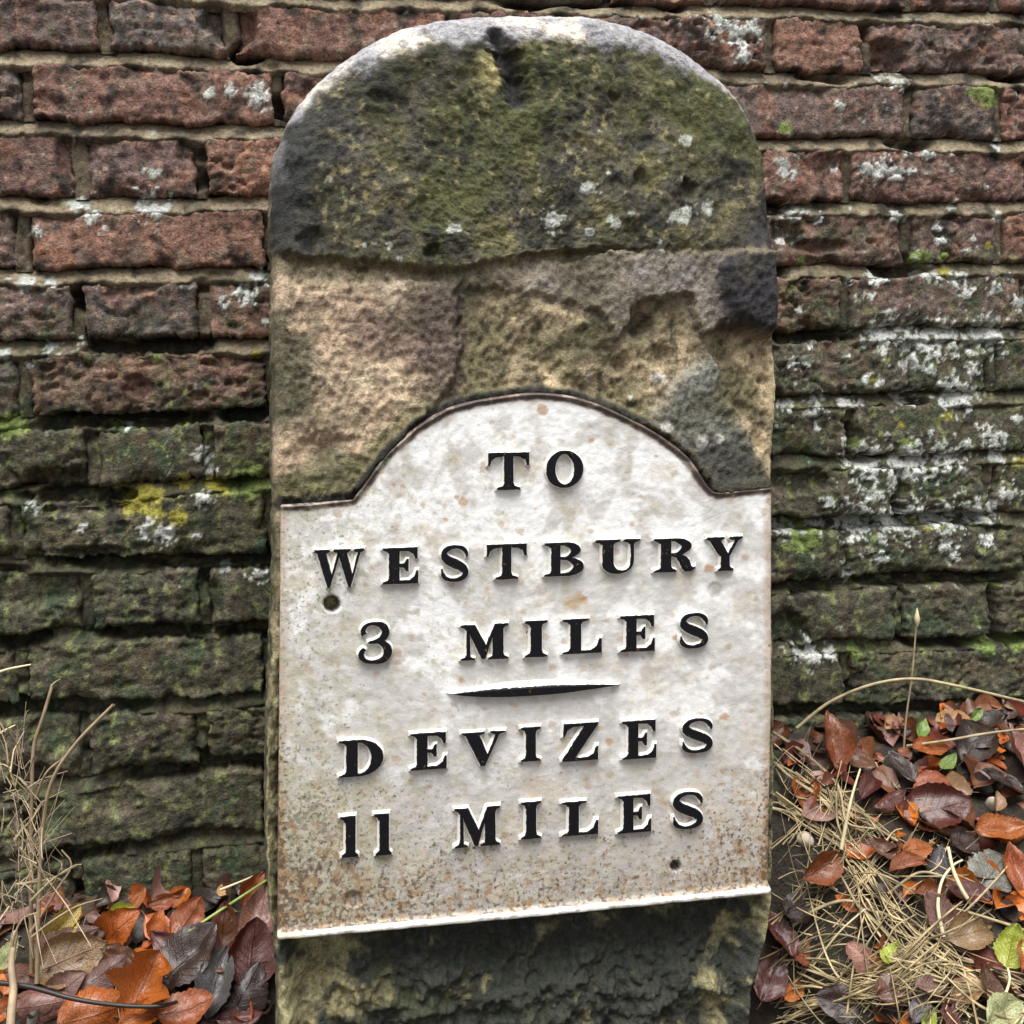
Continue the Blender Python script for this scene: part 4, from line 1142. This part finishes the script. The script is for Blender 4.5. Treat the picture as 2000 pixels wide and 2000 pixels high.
# ================================================================= LEAVES
def leaf_mesh(seed, kind=0, nu=21, nv=11):
    r_ = np.random.default_rng(seed)
    u = np.linspace(0, 1, nu); v = np.linspace(-1, 1, nv)
    U, Vv = np.meshgrid(u, v, indexing='ij')
    if kind == 0:      # beech-like oval, pointed tip
        wdt = np.sin(np.pi * np.clip(U, 0, 1) ** 0.85) ** 0.75 * 0.29 * (1 - 0.18 * U)
    elif kind == 1:    # broad
        wdt = np.sin(np.pi * U ** 0.8) ** 0.65 * 0.36
    else:              # lobed
        wdt = np.sin(np.pi * U ** 0.8) ** 0.7 * 0.42 * (1 + 0.28 * np.cos(U * 15.0))
    ed = np.abs(Vv) ** 3
    wdt = wdt * (1 + ed * (0.05 * np.sin(U * 60 + seed) + 0.16 * pn(U * 5 + seed * 1.7, np.sign(Vv) * 3.3, 5)))
    x = U - 0.5
    y = Vv * wdt + 0.05 * (r_.random() - .5) * np.sin(U * 3)
    fold = r_.uniform(-0.45, 0.75); curl = r_.uniform(-1.0, 1.2); tw = r_.uniform(-0.8, 0.8)
    z = fold * np.abs(y) * 0.8 + curl * (U - 0.5) ** 2 * 0.6 + tw * y * (U - .5)
    z = z + 0.075 * fbm(U * 1.0 + seed, Vv * 0.5, 2.4, 3, seed % 50) + 0.010 * np.cos(9 * 2 * np.pi * (U - np.abs(Vv) * 0.22)) * (1 - np.abs(Vv) ** 4)
    edge_c = r_.uniform(-0.25, 0.45)
    z = z + edge_c * np.abs(Vv) ** 2.5 * wdt * 2
    P = np.stack([x, y, z], -1).reshape(-1, 3)
    uv = np.stack([U, Vv * 0.5 + 0.5], -1).reshape(-1, 2)
    # petiole
    ang = np.linspace(0, 2 * np.pi, 5)[:-1]
    s = np.linspace(0, 1, 4)
    pet = np.array([[-0.49 - 0.16 * q_, 0.008 * math.cos(a) + 0.03 * q_ * q_, 0.008 * math.sin(a) - 0.02 * q_ + float(z[0].mean())] for q_ in s for a in ang])
    F1 = grid_faces(nu, nv); F2 = grid_faces(4, 4, len(P), wrap=True)
    return mesh_from('leaf', np.vstack([P, pet]), np.vstack([F1, F2]), uv=np.vstack([uv, np.full((16, 2), [0.5, 0.5])]))


LEAFM = {0: [leaf_mesh(500 + i, 0) for i in range(9)], 1: [leaf_mesh(600 + i, 1) for i in range(7)], 2: [leaf_mesh(700 + i, 2) for i in range(3)]}
for L_ in LEAFM.values():
    for me in L_: me.materials.append(M_LEAF)
LC = {'orange': (0.48, 0.125, 0.012), 'rust': (0.30, 0.072, 0.014), 'brown': (0.15, 0.055, 0.022), 'dark': (0.040, 0.020, 0.014), 'maroon': (0.105, 0.022, 0.014), 'pink': (0.36, 0.16, 0.12),
      'mauve': (0.22, 0.115, 0.095), 'tan': (0.32, 0.185, 0.085), 'yellow': (0.50, 0.40, 0.07), 'lime': (0.42, 0.50, 0.05), 'green': (0.22, 0.36, 0.05), 'grey': (0.16, 0.145, 0.125), 'palegreen': (0.42, 0.46, 0.20), 'slate': (0.085, 0.075, 0.08)}
# px, py, length px, direction in the picture (deg, 0 = right, 90 = up), colour, form, tilt towards camera (0 flat on bank .. 1 facing), label
LEAVES = [
    (122, 1805, 92, 42, 'yellow', 0, .6, 'pale yellow pointed leaf at the wall foot, left of the orange leaves'),
    (228, 1815, 104, 40, 'orange', 1, .7, 'cupped orange leaf under the small lime leaf, left of the milestone'),
    (240, 1780, 48, 15, 'lime', 0, .6, 'small lime green leaf against the wall above a cupped orange leaf'),
    (272, 1756, 46, 70, 'orange', 0, .8, 'small orange leaf standing upright against the wall foot'),
    (324, 1762, 56, 20, 'rust', 0, .7, 'rust leaf with a raised edge touching the wall foot, left side'),
    (310, 1806, 60, 80, 'orange', 0, .8, 'narrow orange leaf hanging between two round leaves, left side'),
    (368, 1792, 82, 60, 'rust', 1, .8, 'round rusty orange leaf just above the green diagonal stem'),
    (435, 1815, 110, 86, 'brown', 0, .9, 'upright narrow brown leaf crossed by the green diagonal stem'),
    (506, 1790, 128, 84, 'pink', 0, .9, 'pinkish veined leaf standing against the left edge of the milestone'),
    (497, 1735, 72, 60, 'rust', 0, .8, 'rust leaf tip above the pinkish leaf at the milestone'),
    (374, 1866, 140, 58, 'dark', 1, .7, 'large wet blackish leaf below the green stem, left of the milestone'),
    (424, 1915, 128, 78, 'slate', 0, .6, 'slate coloured glossy leaf below the wet blackish leaf'),
    (285, 1918, 112, 68, 'orange', 2, .85, 'big bright orange lobed leaf at lower left'),
    (203, 1900, 104, 40, 'mauve', 0, .7, 'mauve brown leaf left of the big orange lobed leaf'),
    (140, 1872, 124, 25, 'tan', 1, .6, 'crumpled tan leaf left of the mauve leaf'),
    (18, 1862, 62, 60, 'palegreen', 0, .7, 'pale green leaf at the left edge by the dead stems'),
    (492, 1860, 124, 80, 'maroon', 1, .85, 'large dark red leaf against the milestone, lower left'),
    (190, 1978, 132, 15, 'orange', 1, .6, 'shiny orange leaf below the black twig at lower left'),
    (82, 1962, 116, 12, 'pink', 0, .5, 'glossy pinkish leaf under the black twig, left corner'),
    (280, 1984, 90, 30, 'orange', 0, .6, 'orange leaf at the bottom edge under the twig end'),
    (365, 1972, 100, 30, 'rust', 1, .6, 'rust and tan leaf at the bottom edge right of the twig'),
    (475, 1940, 120, 70, 'dark', 1, .6, 'dark glossy leaf low beside the milestone, left side'),
    (522, 1889, 36, 10, 'pink', 0, .7, 'tiny pinkish leaf scrap touching the milestone, left side'),
    (128, 1930, 84, 40, 'mauve', 1, .6, 'dull mauve leaf above the black twig'),
    (468, 1992, 84, 20, 'maroon', 0, .5, 'red leaf at the bottom edge left of the milestone'),
    (146, 1828, 84, 25, 'mauve', 0, .6, 'pinkish brown leaf under the yellow pointed leaf'),
    (8, 1978, 76, 40, 'orange', 0, .6, 'orange leaf cut by the left bottom corner'),
    (60, 1905, 80, 10, 'brown', 0, .5, 'brown leaf behind the dead stems above the twig'),
    (1624, 1446, 128, 88, 'rust', 0, .95, 'tall narrow rust leaf standing against the wall right of the milestone'),
    (1674, 1475, 92, 120, 'brown', 0, .8, 'brown leaf leaning beside the tall narrow rust leaf'),
    (1812, 1467, 92, 18, 'orange', 0, .7, 'bright orange leaf under the horizontal straw, right side'),
    (1697, 1534, 84, 60, 'maroon', 0, .7, 'wet reddish leaf behind the pale upright straw'),
    (1822, 1533, 82, 5, 'rust', 0, .6, 'orange red leaf lying flat above the big purple leaf'),
    (1830, 1582, 142, 12, 'maroon', 1, .5, 'large wet purple brown leaf in the middle of the right bank'),
    (1955, 1626, 118, 12, 'orange', 0, .6, 'vivid orange leaf near the right edge above the grey leaf'),
    (1790, 1660, 82, 20, 'orange', 0, .7, 'pinkish orange curled leaf right of the straw bundle'),
    (1772, 1690, 76, 10, 'rust', 0, .6, 'rust leaf tucked under the pinkish orange curled leaf'),
    (1607, 1694, 118, 24, 'rust', 0, .75, 'rust leaf lying alone beside the plate, right of the milestone'),
    (1940, 1702, 130, 48, 'grey', 1, .7, 'large grey wet leaf at right below the vivid orange leaf'),
    (1830, 1782, 96, 120, 'mauve', 1, .7, 'mauve leaf between the two pale bent straws'),
    (1898, 1820, 106, 20, 'tan', 1, .7, 'tan brown cupped leaf beside the yellow green leaf'),
    (1972, 1846, 88, 70, 'lime', 1, .8, 'bright yellow green leaf at the right edge'),
    (1688, 1870, 84, 130, 'pink', 1, .8, 'pinkish toothed leaf on the straw, lower right'),
    (1738, 1862, 58, 50, 'lime', 0, .8, 'small lime leaf next to the pinkish toothed leaf'),
    (1518, 1826, 108, 96, 'maroon', 0, .8, 'dark red leaf pressed against the right edge of the milestone'),
    (1506, 1905, 130, 66, 'maroon', 0, .8, 'long dark red leaf by the foot of the milestone, right side'),
    (1570, 1866, 62, 75, 'rust', 0, .7, 'small rust leaf in the thin straw, lower right'),
    (1548, 1938, 66, 40, 'orange', 0, .7, 'small orange leaf in the bottom straw beside the milestone foot'),
    (1834, 1686, 84, 80, 'slate', 0, .6, 'dark glossy leaf right of the rust leaf on the straw'),
    (1905, 1442, 122, 60, 'dark', 1, .7, 'dark brown curled leaf under the horizontal straw, right bank'),
    (1988, 1470, 120, 80, 'pink', 0, .7, 'pinkish rust leaf cut by the right edge below the straw'),
    (1851, 1412, 40, 100, 'mauve', 0, .8, 'small mauve leaf stub at the wall foot, right side'),
    (1945, 1566, 52, 60, 'tan', 0, .7, 'small tan leaf above the vivid orange leaf'),
    (1850, 1982, 76, 60, 'maroon', 0, .6, 'red leaf at the bottom edge, right bank'),
    (1955, 1978, 104, 25, 'palegreen', 1, .7, 'pale green leaf at the bottom right corner'),
    (1812, 1990, 52, 60, 'lime', 0, .6, 'lime leaf at the bottom edge among straw'),
    (1984, 1702, 112, 95, 'rust', 0, .7, 'rust leaf standing at the right edge beside the grey leaf'),
    (1925, 1935, 96, 82, 'brown', 0, .7, 'brown upright leaf left of the pale green corner leaf'),
    (1818, 1930, 76, 10, 'mauve', 0, .6, 'mauve leaf below the straw knot, lower right'),
    (1800, 1966, 76, 70, 'slate', 0, .6, 'slate glossy leaf near the bottom edge, right bank'),
    (1996, 1866, 76, 60, 'orange', 0, .7, 'orange leaf at the right edge behind the yellow green leaf'),
    (1812, 1745, 70, 10, 'rust', 0, .6, 'rust leaf under the pale bent straws'),
    (1740, 1562, 76, 30, 'maroon', 0, .6, 'maroon leaf left of the large purple leaf'),
    (1905, 1395, 40, 40, 'green', 0, .8, 'small fresh green leaf at the wall foot, right side'),
    (1795, 1424, 62, 52, 'green', 0, .9, 'green blade-like leaf beside the thin upright stalk at the wall foot'),
    (1852, 1492, 56, 60, 'green', 0, .7, 'small green leaf below the bright orange leaf, right bank'),
    (1915, 1500, 96, 150, 'brown', 0, .6, 'brown leaf below the dark curled leaf, right bank'),
    (1760, 1500, 90, 100, 'dark', 0, .6, 'blackish leaf between the brown leaf and the bright orange leaf'),
    (1880, 1650, 90, 30, 'dark', 1, .5, 'blackish wet leaf below the large purple leaf'),
    (1960, 1530, 100, 140, 'dark', 0, .6, 'blackish leaf under the pinkish rust leaf, right edge'),
    (1720, 1660, 70, 140, 'brown', 0, .6, 'brown leaf beneath the straw bundle, right bank'),
    (1560, 1770, 90, 30, 'dark', 1, .5, 'blackish leaf between the milestone and the straw'),
    (1890, 1750, 90, 140, 'maroon', 0, .6, 'maroon leaf beneath the grey leaf'),
    (1750, 1930, 90, 20, 'brown', 1, .5, 'brown leaf beneath the straw knot'),
    (1640, 1960, 100, 160, 'dark', 1, .5, 'blackish leaf at the bottom under thin straw'),
    (330, 1850, 90, 140, 'maroon', 0, .6, 'maroon leaf between the blackish leaf and cupped orange leaf'),
    (420, 1860, 90, 100, 'brown', 0, .6, 'brown leaf behind the slate glossy leaf'),
    (90, 1850, 80, 150, 'brown', 1, .6, 'brown leaf below the yellow pointed leaf by the stems'),
    (230, 1870, 70, 160, 'brown', 0, .6, 'brown leaf between the tan and the orange lobed leaf'),
]


def place_leaf(name, p, L, ang, tilt, form, color, lift, roll=0.0):
    """L in metres; leaf long axis follows ang in the picture"""
    me = random.choice(LEAFM[form])
    o = bpy.data.objects.new(name, me); COL.objects.link(o)
    nb = np.array([0.05, -0.50, 0.86]); nb /= np.linalg.norm(nb)       # bank normal
    tilt = tilt * (0.75 if p[0] < 0.1 else 0.55)
    nn = nb * (1 - tilt) + (-fwd) * tilt
    nn = nn + np.array([random.uniform(-.4, .4), random.uniform(-.2, .2), random.uniform(-.25, .4)])
    nn /= np.linalg.norm(nn)
    a = R(ang)
    ax = math.cos(a) * right + math.sin(a) * up
    ax = ax - nn * (ax @ nn); ax /= np.linalg.norm(ax)
    ay = np.cross(nn, ax)
    s = L
    M = np.column_stack([ax * s, ay * s, nn * s])
    q = p + nn * lift
    o.matrix_world = Matrix(((M[0, 0], M[0, 1], M[0, 2], q[0]), (M[1, 0], M[1, 1], M[1, 2], q[1]), (M[2, 0], M[2, 1], M[2, 2], q[2]), (0, 0, 0, 1)))
    k_ = random.uniform(0.75, 1.15)
    g_ = sum(color) / 3; color = tuple(c_ * 0.97 + g_ * 0.03 for c_ in color)
    o.color = (color[0] * k_, color[1] * k_ * random.uniform(.92, 1.08), color[2] * k_, 1)
    return o


for i, (px, py, ln, ang, c, form, tilt, lab) in enumerate(LEAVES):
    p = hit_ground(px, py, 0.022 * tilt + 0.006)
    L_ = ln * np.linalg.norm(p - CAM) / FPX * (0.96 if px < 1000 else 0.86)
    o = place_leaf('fallen_leaf', p, L_, ang, tilt, form, LC[c], 0.002)
    tag(o, lab, 'leaf', 'fallen leaves at the foot of the wall')

# the litter under and between them: one mass
lit_V, lit_F, lit_UV, lit_C = [], [], [], []
off = 0
tm = []
for i in range(6):
    me = leaf_mesh(900 + i, i % 2, 9, 5)
    n = len(me.vertices); co = np.zeros(n * 3, np.float32); me.vertices.foreach_get('co', co)
    fv = np.zeros(len(me.polygons) * 4, np.int32); me.polygons.foreach_get('vertices', fv)
    uvd = np.zeros(len(me.loops) * 2, np.float32); me.uv_layers[0].data.foreach_get('uv', uvd)
    tm.append((co.reshape(-1, 3), fv.reshape(-1, 4)))
lcols = [LC['dark'], LC['maroon'], LC['brown'], LC['dark'], LC['rust'], LC['mauve'], (0.07, 0.03, 0.018), (0.12, 0.035, 0.015), (0.40, 0.11, 0.015), LC['tan'], (0.03, 0.022, 0.016)]
cnt = 0
while cnt < 3000:
    x = random.uniform(-0.80, 0.95); y = -0.004 - 0.62 * random.random() ** 1.35
    if xl - 0.01 < x < xr - 0.02 and y > -0.19: continue
    co, fv = tm[cnt % 6]
    s = random.choice([random.uniform(0.008, 0.020), random.uniform(0.02, 0.045)]); a = random.uniform(0, 6.283)
    nn = np.array([random.gauss(0, .38), -0.5 + random.gauss(0, .35), 0.9]); nn /= np.linalg.norm(nn)
    ax = np.array([math.cos(a), math.sin(a), 0]); ax = ax - nn * (ax @ nn); ax /= np.linalg.norm(ax)
    ay = np.cross(nn, ax)
    P = co[:, 0:1] * ax * s + co[:, 1:2] * ay * s + co[:, 2:3] * nn * s + np.array([x, y, float(gzf(x, y)) + random.uniform(0.0, 0.012)])
    P[:, 1] = np.minimum(P[:, 1], 0.002)
    lit_V.append(P); lit_F.append(fv + off); off += len(P)
    lit_C.append(np.tile(np.array(random.choice(lcols)) * random.uniform(.6, 1.3), (len(P), 1)))
    cnt += 1
M_LIT = surf_mat('wet_leaf_litter', 0.42, 260, 0.45, 0.5, 0.0012, 0.5, 60)
lit = add('leaf_litter', mesh_from('leaf_litter', np.vstack(lit_V), np.vstack(lit_F), np.vstack(lit_C)), M_LIT)
tag(lit, 'dark wet decaying leaf litter covering the bank', 'leaf litter', kind='stuff')


# ================================================================= STEMS AND STRAW
def tube(pts, rad, n=6, taper=0.5, flat=1.0):
    """pts (k,3) -> verts, quads"""
    pts = np.asarray(pts, float)
    k = len(pts)
    d = np.gradient(pts, axis=0); d /= np.linalg.norm(d, axis=1, keepdims=True) + 1e-9
    ref = np.array([0.3, -0.9, 0.3])
    a = np.cross(d, ref); a /= np.linalg.norm(a, axis=1, keepdims=True) + 1e-9
    b = np.cross(d, a)
    rr = rad * np.linspace(1, taper, k) if np.isscalar(rad) else np.asarray(rad)
    th = np.linspace(0, 2 * np.pi, n, endpoint=False)
    V = pts[:, None] + rr[:, None, None] * (np.cos(th)[None, :, None] * a[:, None] + flat * np.sin(th)[None, :, None] * b[:, None])
    return V.reshape(-1, 3), grid_faces(k, n, 0, wrap=True)


def path3(pxpts, lifts, n=24, jit=0.0):
    """photo path -> 3D path lying on / above the bank; lifts = height above ground or ('y', value) for a fixed depth"""
    P = []
    for (x, y), l in zip(pxpts, lifts):
        if isinstance(l, tuple):
            P.append(wall_pt(x, y, l[1]))
        else:
            P.append(hit_ground(x, y, l))
    P = np.array(P) + rng.normal(0, jit, (len(P), 3))
    c = catmull(P, 0.004)
    return c


def stem(name, pxpts, lifts, rad, mat, label, cat, group=None, taper=0.5, flat=1.0, parent=None):
    pts = path3(pxpts, lifts)
    base = pts[0].copy()
    V, F_ = tube(pts, rad, 7, taper, flat)
    o = add(name, mesh_from(name, V - base, F_), mat, parent)
    o.location = base
    if label: tag(o, label, cat, group)
    return o


GS = 'dry grass stems on the bank'
Y = lambda v: ('y', v)
stem('grass_stem', [(1556, 1422), (1620, 1372), (1700, 1338), (1780, 1326), (1860, 1338), (2010, 1373)], [Y(-.05), Y(-.06), Y(-.07), Y(-.075), Y(-.08), Y(-.09)], 0.0017, M_STRAW, 'long straw arching in front of the wall, right of the milestone', 'grass stem', GS, 0.9)
o = stem('seed_stalk', [(1765, 1462), (1770, 1400), (1781, 1320), (1788, 1240), (1791, 1195)], [Y(-.06)] * 5, 0.0011, M_DEAD, 'thin upright dead stalk with a pale tip crossing the arching straw', 'stalk', None, 0.8)
p = wall_pt(1791, 1202, -.06)
V, F_ = tube(np.array([p + np.array([0, 0, z]) for z in np.linspace(-.012, .008, 7)]), np.array([.0008, .0022, .003, .0028, .002, .0012, .0004]), 7)
add('seed_head', mesh_from('seed_head', V - np.array(o.location), F_), M_PALE, o)
stem('grass_stem', [(1770, 1457), (1850, 1446), (1930, 1432), (2010, 1423)], [Y(-.05), Y(-.06), Y(-.065), Y(-.07)], 0.0015, M_STRAW, 'straight straw lying level over the leaves to the right edge', 'grass stem', GS, 0.9)
stem('grass_stem', [(1643, 1658), (1652, 1610), (1664, 1555), (1680, 1502)], [.02, .04, .055, .06], 0.0020, M_PALE, 'pale upright straw rising from the rust leaf near the plate', 'grass stem', GS, 0.45)
stem('grass_stem', [(1843, 1830), (1832, 1770), (1840, 1720), (1862, 1690), (1880, 1680)], [.02, .03, .035, .04, .04], 0.0019, M_PALE, 'pale straw bent like a bow over the mauve leaf', 'grass stem', GS, 0.5)
stem('grass_stem', [(1900, 1770), (1880, 1740), (1862, 1700), (1852, 1655)], [.02, .03, .04, .045], 0.0021, M_PALE, 'pale forked straw right of the bowed straw', 'grass stem', GS, 0.7)
stem('grass_stem', [(1548, 1808), (1590, 1778), (1640, 1760), (1680, 1762)], [.012, .02, .022, .015], 0.0018, M_STRAW, 'curved straw arching away from the milestone, lower right', 'grass stem', GS, 0.8)
stem('grass_stem', [(1585, 1890), (1640, 1820), (1690, 1775)], [.015, .03, .03], 0.0010, M_PALE, 'thin pale straw slanting up to the right below the rust leaf', 'grass stem', GS, 0.8)
stem('grass_stem', [(1522, 1800), (1545, 1760), (1568, 1728)], [.02, .03, .035], 0.0007, M_STRAW, 'hair-thin straw slanting up to the rust leaf beside the milestone', 'grass stem', GS, 0.8)
stem('grass_stem', [(1735, 1745), (1790, 1706), (1830, 1708), (1866, 1722)], [.012, .025, .025, .015], 0.0014, M_STRAW, 'bent straw crossing the rust leaf under the grey leaf', 'grass stem', GS, 0.8)
stem('grass_stem', [(1940, 1990), (1960, 1950), (1972, 1915), (1968, 1890)], [.015, .03, .035, .035], 0.0014, M_PALE, 'pale straw rising by the pale green corner leaf', 'grass stem', GS, 0.7)
stem('green_shoot', [(308, 1856), (370, 1818), (440, 1772), (526, 1716)], [.02, .035, .045, .045], 0.0016, M_GREEN, 'yellow green stem slanting up to the milestone over the leaves', 'stem', None, 0.8)
stem('grass_stem', [(430, 1738), (470, 1722), (498, 1710)], [.03, .035, .035], 0.0013, M_PALE, 'short pale straw above the green stem at the wall foot', 'grass stem', GS, 0.6)
stem('bramble_twig', [(-20, 1917), (60, 1928), (150, 1952), (240, 1964), (310, 1965), (345, 1957)], [.05, .05, .05, .045, .04, .03], 0.0023, M_TWIG, 'black twig lying across the leaves in the lower left corner', 'twig', None, 0.7)
stem('bramble_twig', [(18, 2040), (22, 1980), (26, 1930), (22, 1880), (30, 1820)], [.04, .05, .06, .06, .06], 0.0040, M_DEAD, 'thick brown dead stalk in the lower left corner', 'twig', None, 0.55)

# withered plant at the left: two tall seed stalks, side stems and dried tufts
base = hit_ground(70, 1830, 0.0)
wp = empty('withered_plant', base)
tag(wp, 'withered brown plant with two tall stalks and dried tufts at left', 'dead plant')


def part_stem(name, pxpts, ys, rad, mat, taper=0.5):
    P = np.array([wall_pt(x, y, yy) for (x, y), yy in zip(pxpts, ys)])
    c = catmull(P, 0.005)
    V, F_ = tube(c, rad, 6, taper)
    add(name, mesh_from(name, V - base, F_), mat, wp)
    return c


part_stem('stalk', [(62, 1900), (60, 1700), (62, 1560), (66, 1460), (84, 1400), (102, 1340)], [-.07] * 6, .0019, M_DEAD, .75)
part_stem('stalk', [(72, 1920), (78, 1700), (86, 1600), (104, 1520), (150, 1450), (222, 1376)], [-.09, -.09, -.09, -.10, -.11, -.12], .0019, M_DEAD, .7)
part_stem('side_stem', [(70, 1560), (90, 1510), (124, 1480)], [-.08, -.09, -.09], .0013, M_STRAW, .5)
part_stem('side_stem', [(100, 1340), (108, 1332), (118, 1326)], [-.07, -.07, -.07], .0010, M_STRAW, .3)
part_stem('side_stem', [(30, 1728), (100, 1716), (150, 1690)], [-.08] * 3, .0014, M_STRAW, .4)
part_stem('side_stem', [(60, 1760), (100, 1720), (146, 1690), (160, 1688)], [-.10] * 4, .0013, M_STRAW, .4)
part_stem('side_stem', [(0, 1312), (20, 1306), (60, 1298)], [-.06] * 3, .0013, M_PALE, .5)
part_stem('side_stem', [(0, 1432), (14, 1424), (30, 1416)], [-.06] * 3, .0012, M_PALE, .4)
part_stem('side_stem', [(30, 1640), (44, 1620), (58, 1606)], [-.08] * 3, .0018, M_STRAW, .3)
part_stem('side_stem', [(60, 1820), (110, 1740), (140, 1690), (120, 1660)], [-.09] * 4, .0013, M_DEAD, .5)
part_stem('side_stem', [(14, 1880), (40, 1800), (80, 1780)], [-.09] * 3, .0013, M_STRAW, .5)
part_stem('side_stem', [(62, 1830), (100, 1800), (150, 1770), (200, 1755)], [-.10] * 4, .0010, M_DEAD, .4)


def tuft(name, px, py, yy, rx, rz, n, seed):
    r_ = np.random.default_rng(seed)
    c0 = wall_pt(px, py, yy)
    VV, FF = [], []; off = 0
    for i in range(n):
        s = c0 + np.array([r_.normal(0, rx * .45), r_.normal(0, .012), r_.normal(0, rz * .45)])
        d = np.array([r_.normal(0.1, .35), r_.normal(0, .25), r_.choice([-1, 1, 1]) * r_.uniform(.5, 1)]); d /= np.linalg.norm(d)
        L_ = r_.uniform(.010, .045)
        bend = r_.normal(0, .35, 3) * L_
        pts = np.array([s, s + d * L_ * .5 + bend * .3, s + d * L_ + bend])
        V, F_ = tube(pts, r_.choice([.0003, .0003, .0005, .0008]), 4, .4)
        VV.append(V); FF.append(F_ + off); off += len(V)
    add(name, mesh_from(name, np.vstack(VV) - base, np.vstack(FF)), M_TUFT, wp)


tuft('dried_tuft', 36, 1490, -.07, .018, .040, 22, 1)
tuft('dried_tuft', 48, 1620, -.08, .016, .045, 46, 2)
tuft('dried_tuft', 70, 1690, -.09, .014, .040, 46, 3)
tuft('dried_tuft', 20, 1560, -.07, .018, .040, 16, 4)
tuft('dried_tuft', 40, 1770, -.09, .018, .040, 26, 5)

# matted straw on the right bank: one mass
SV, SF = [], []
off = 0


def strand(pts, rad, taper=.6, flat=.5):
    global off
    V, F_ = tube(pts, rad, 5, taper, flat)
    SV.append(V); SF.append(F_ + off); off += len(V)


def bundle(pxpts, n, spread, lift, rad):
    for i in range(n):
        ox, oy = random.gauss(0, spread), random.gauss(0, spread)
        q = [(x + ox + random.gauss(0, spread * .6), y + oy + random.gauss(0, spread * .6)) for x, y in pxpts]
        a = random.randint(0, max(0, len(q) - 3)) if random.random() < .5 else 0
        b = len(q) if random.random() < .6 else max(a + 3, len(q) - 1)
        q = q[a:b]
        if len(q) < 2: continue
        P = np.array([hit_ground(x, y, lift + random.uniform(-.004, .006)) for x, y in q])
        strand(catmull(P, 0.007), rad * random.choice([.35, .5, .7, 1.0, 1.6]), random.uniform(.4, .9), random.uniform(.3, .8))


bundle([(1512, 1456), (1560, 1498), (1610, 1540), (1660, 1580), (1700, 1606), (1735, 1640)], 16, 11, .012, .0013)
bundle([(1512, 1560), (1560, 1590), (1610, 1616), (1650, 1645), (1690, 1690), (1730, 1745)], 13, 13, .012, .0012)
bundle([(1660, 1690), (1700, 1750), (1745, 1800), (1800, 1850), (1870, 1885), (1940, 1910), (2010, 1935)], 22, 16, .014, .0013)
bundle([(1535, 1965), (1600, 1952), (1670, 1930), (1730, 1895), (1780, 1860), (1815, 1830)], 24, 15, .02, .0009)
bundle([(1575, 1890), (1640, 1905), (1720, 1925), (1790, 1905), (1830, 1850)], 24, 18, .018, .0008)
bundle([(1640, 1540), (1650, 1600), (1655, 1640), (1630, 1700)], 8, 8, .016, .0012)
bundle([(1690, 1780), (1720, 1830), (1760, 1870), (1800, 1890)], 10, 10, .018, .0016)
bundle([(1740, 1650), (1700, 1700), (1670, 1740), (1650, 1780)], 8, 10, .016, .0010)
bundle([(1660, 1470), (1640, 1520), (1630, 1560)], 6, 12, .014, .0010)
bundle([(1870, 1930), (1930, 1930), (2010, 1950)], 10, 14, .016, .0012)
for i in range(46):
    x = random.uniform(1530, 1960); y = random.uniform(1560 + max(0, (x - 1700)) * .8, 2010)
    a = R(random.choice([35, 55, 145, 160, 15, 100]) + random.gauss(0, 12)); l = random.uniform(110, 260); bw = random.gauss(0, .2) * l
    P = np.array([hit_ground(x + (s_ - .5) * l * math.cos(a), y - (s_ - .5) * l * math.sin(a) - bw * math.sin(s_ * 3.14), .010 + .026 * math.sin(s_ * 3.14)) for s_ in (0, .25, .5, .75, 1)])
    strand(catmull(P, .006), random.choice([.0006, .0009, .0013, .0017]), .5, .35)
for i in range(300):
    x = random.uniform(1520, 1900); y = random.uniform(1480 + max(0, (x - 1700)) * .9, 2020)
    a = R(random.choice([40, 50, 60, 140, 150, 20, 75]) + random.gauss(0, 12)); l = random.choice([random.uniform(20, 60), random.uniform(60, 190)]); bw = random.gauss(0, .16) * l
    P = np.array([hit_ground(x + (s_ - .5) * l * math.cos(a), y - (s_ - .5) * l * math.sin(a) - bw * math.sin(s_ * 3.1), random.uniform(.006, .022)) for s_ in (0, .5, 1)])
    strand(catmull(P, .006), random.choice([.0003, .0004, .0005, .0007, .0011]), .4, .6)
for i in range(60):
    x = random.uniform(0, 520); y = random.uniform(1770, 2010)
    a = R(random.uniform(0, 180)); l = random.uniform(15, 50)
    P = np.array([hit_ground(x + (s_ - .5) * l * math.cos(a), y - (s_ - .5) * l * math.sin(a), random.uniform(.004, .014)) for s_ in (0, .5, 1)])
    strand(catmull(P, .006), random.uniform(.0003, .0008), .4, .6)
st = add('matted_straw', mesh_from('matted_straw', np.vstack(SV), np.vstack(SF)), M_MAT)
tag(st, 'matted dry straw spread over the bank right of the milestone', 'straw', kind='stuff')


# two pale stones in the litter
def pebble(px, py, r, lab, seed):
    p = hit_ground(px, py, r * .5)
    u = np.linspace(0.02, math.pi - .02, 12); v = np.linspace(0, 2 * math.pi, 18, endpoint=False)
    U, Vv = np.meshgrid(u, v, indexing='ij')
    rr = r * (1 + .18 * fbm(np.cos(Vv) + seed, U, 1.3, 3, seed))
    P = np.stack([rr * np.sin(U) * np.cos(Vv), rr * .8 * np.sin(U) * np.sin(Vv), rr * 1.25 * np.cos(U)], -1).reshape(-1, 3)
    o = add('pebble', mesh_from('pebble', P, grid_faces(12, 18, 0, wrap=True)[:, ::-1]), M_PEB)
    o.location = p; o.rotation_euler = (0.3, 0.9, seed)
    tag(o, lab, 'pebble', 'pebbles in the litter')


pebble(1572, 1640, .0075, 'pale pebble in the straw close to the right edge of the plate', 3)
pebble(1938, 1570, .0075, 'pale pebble among dark leaves near the right edge', 5)
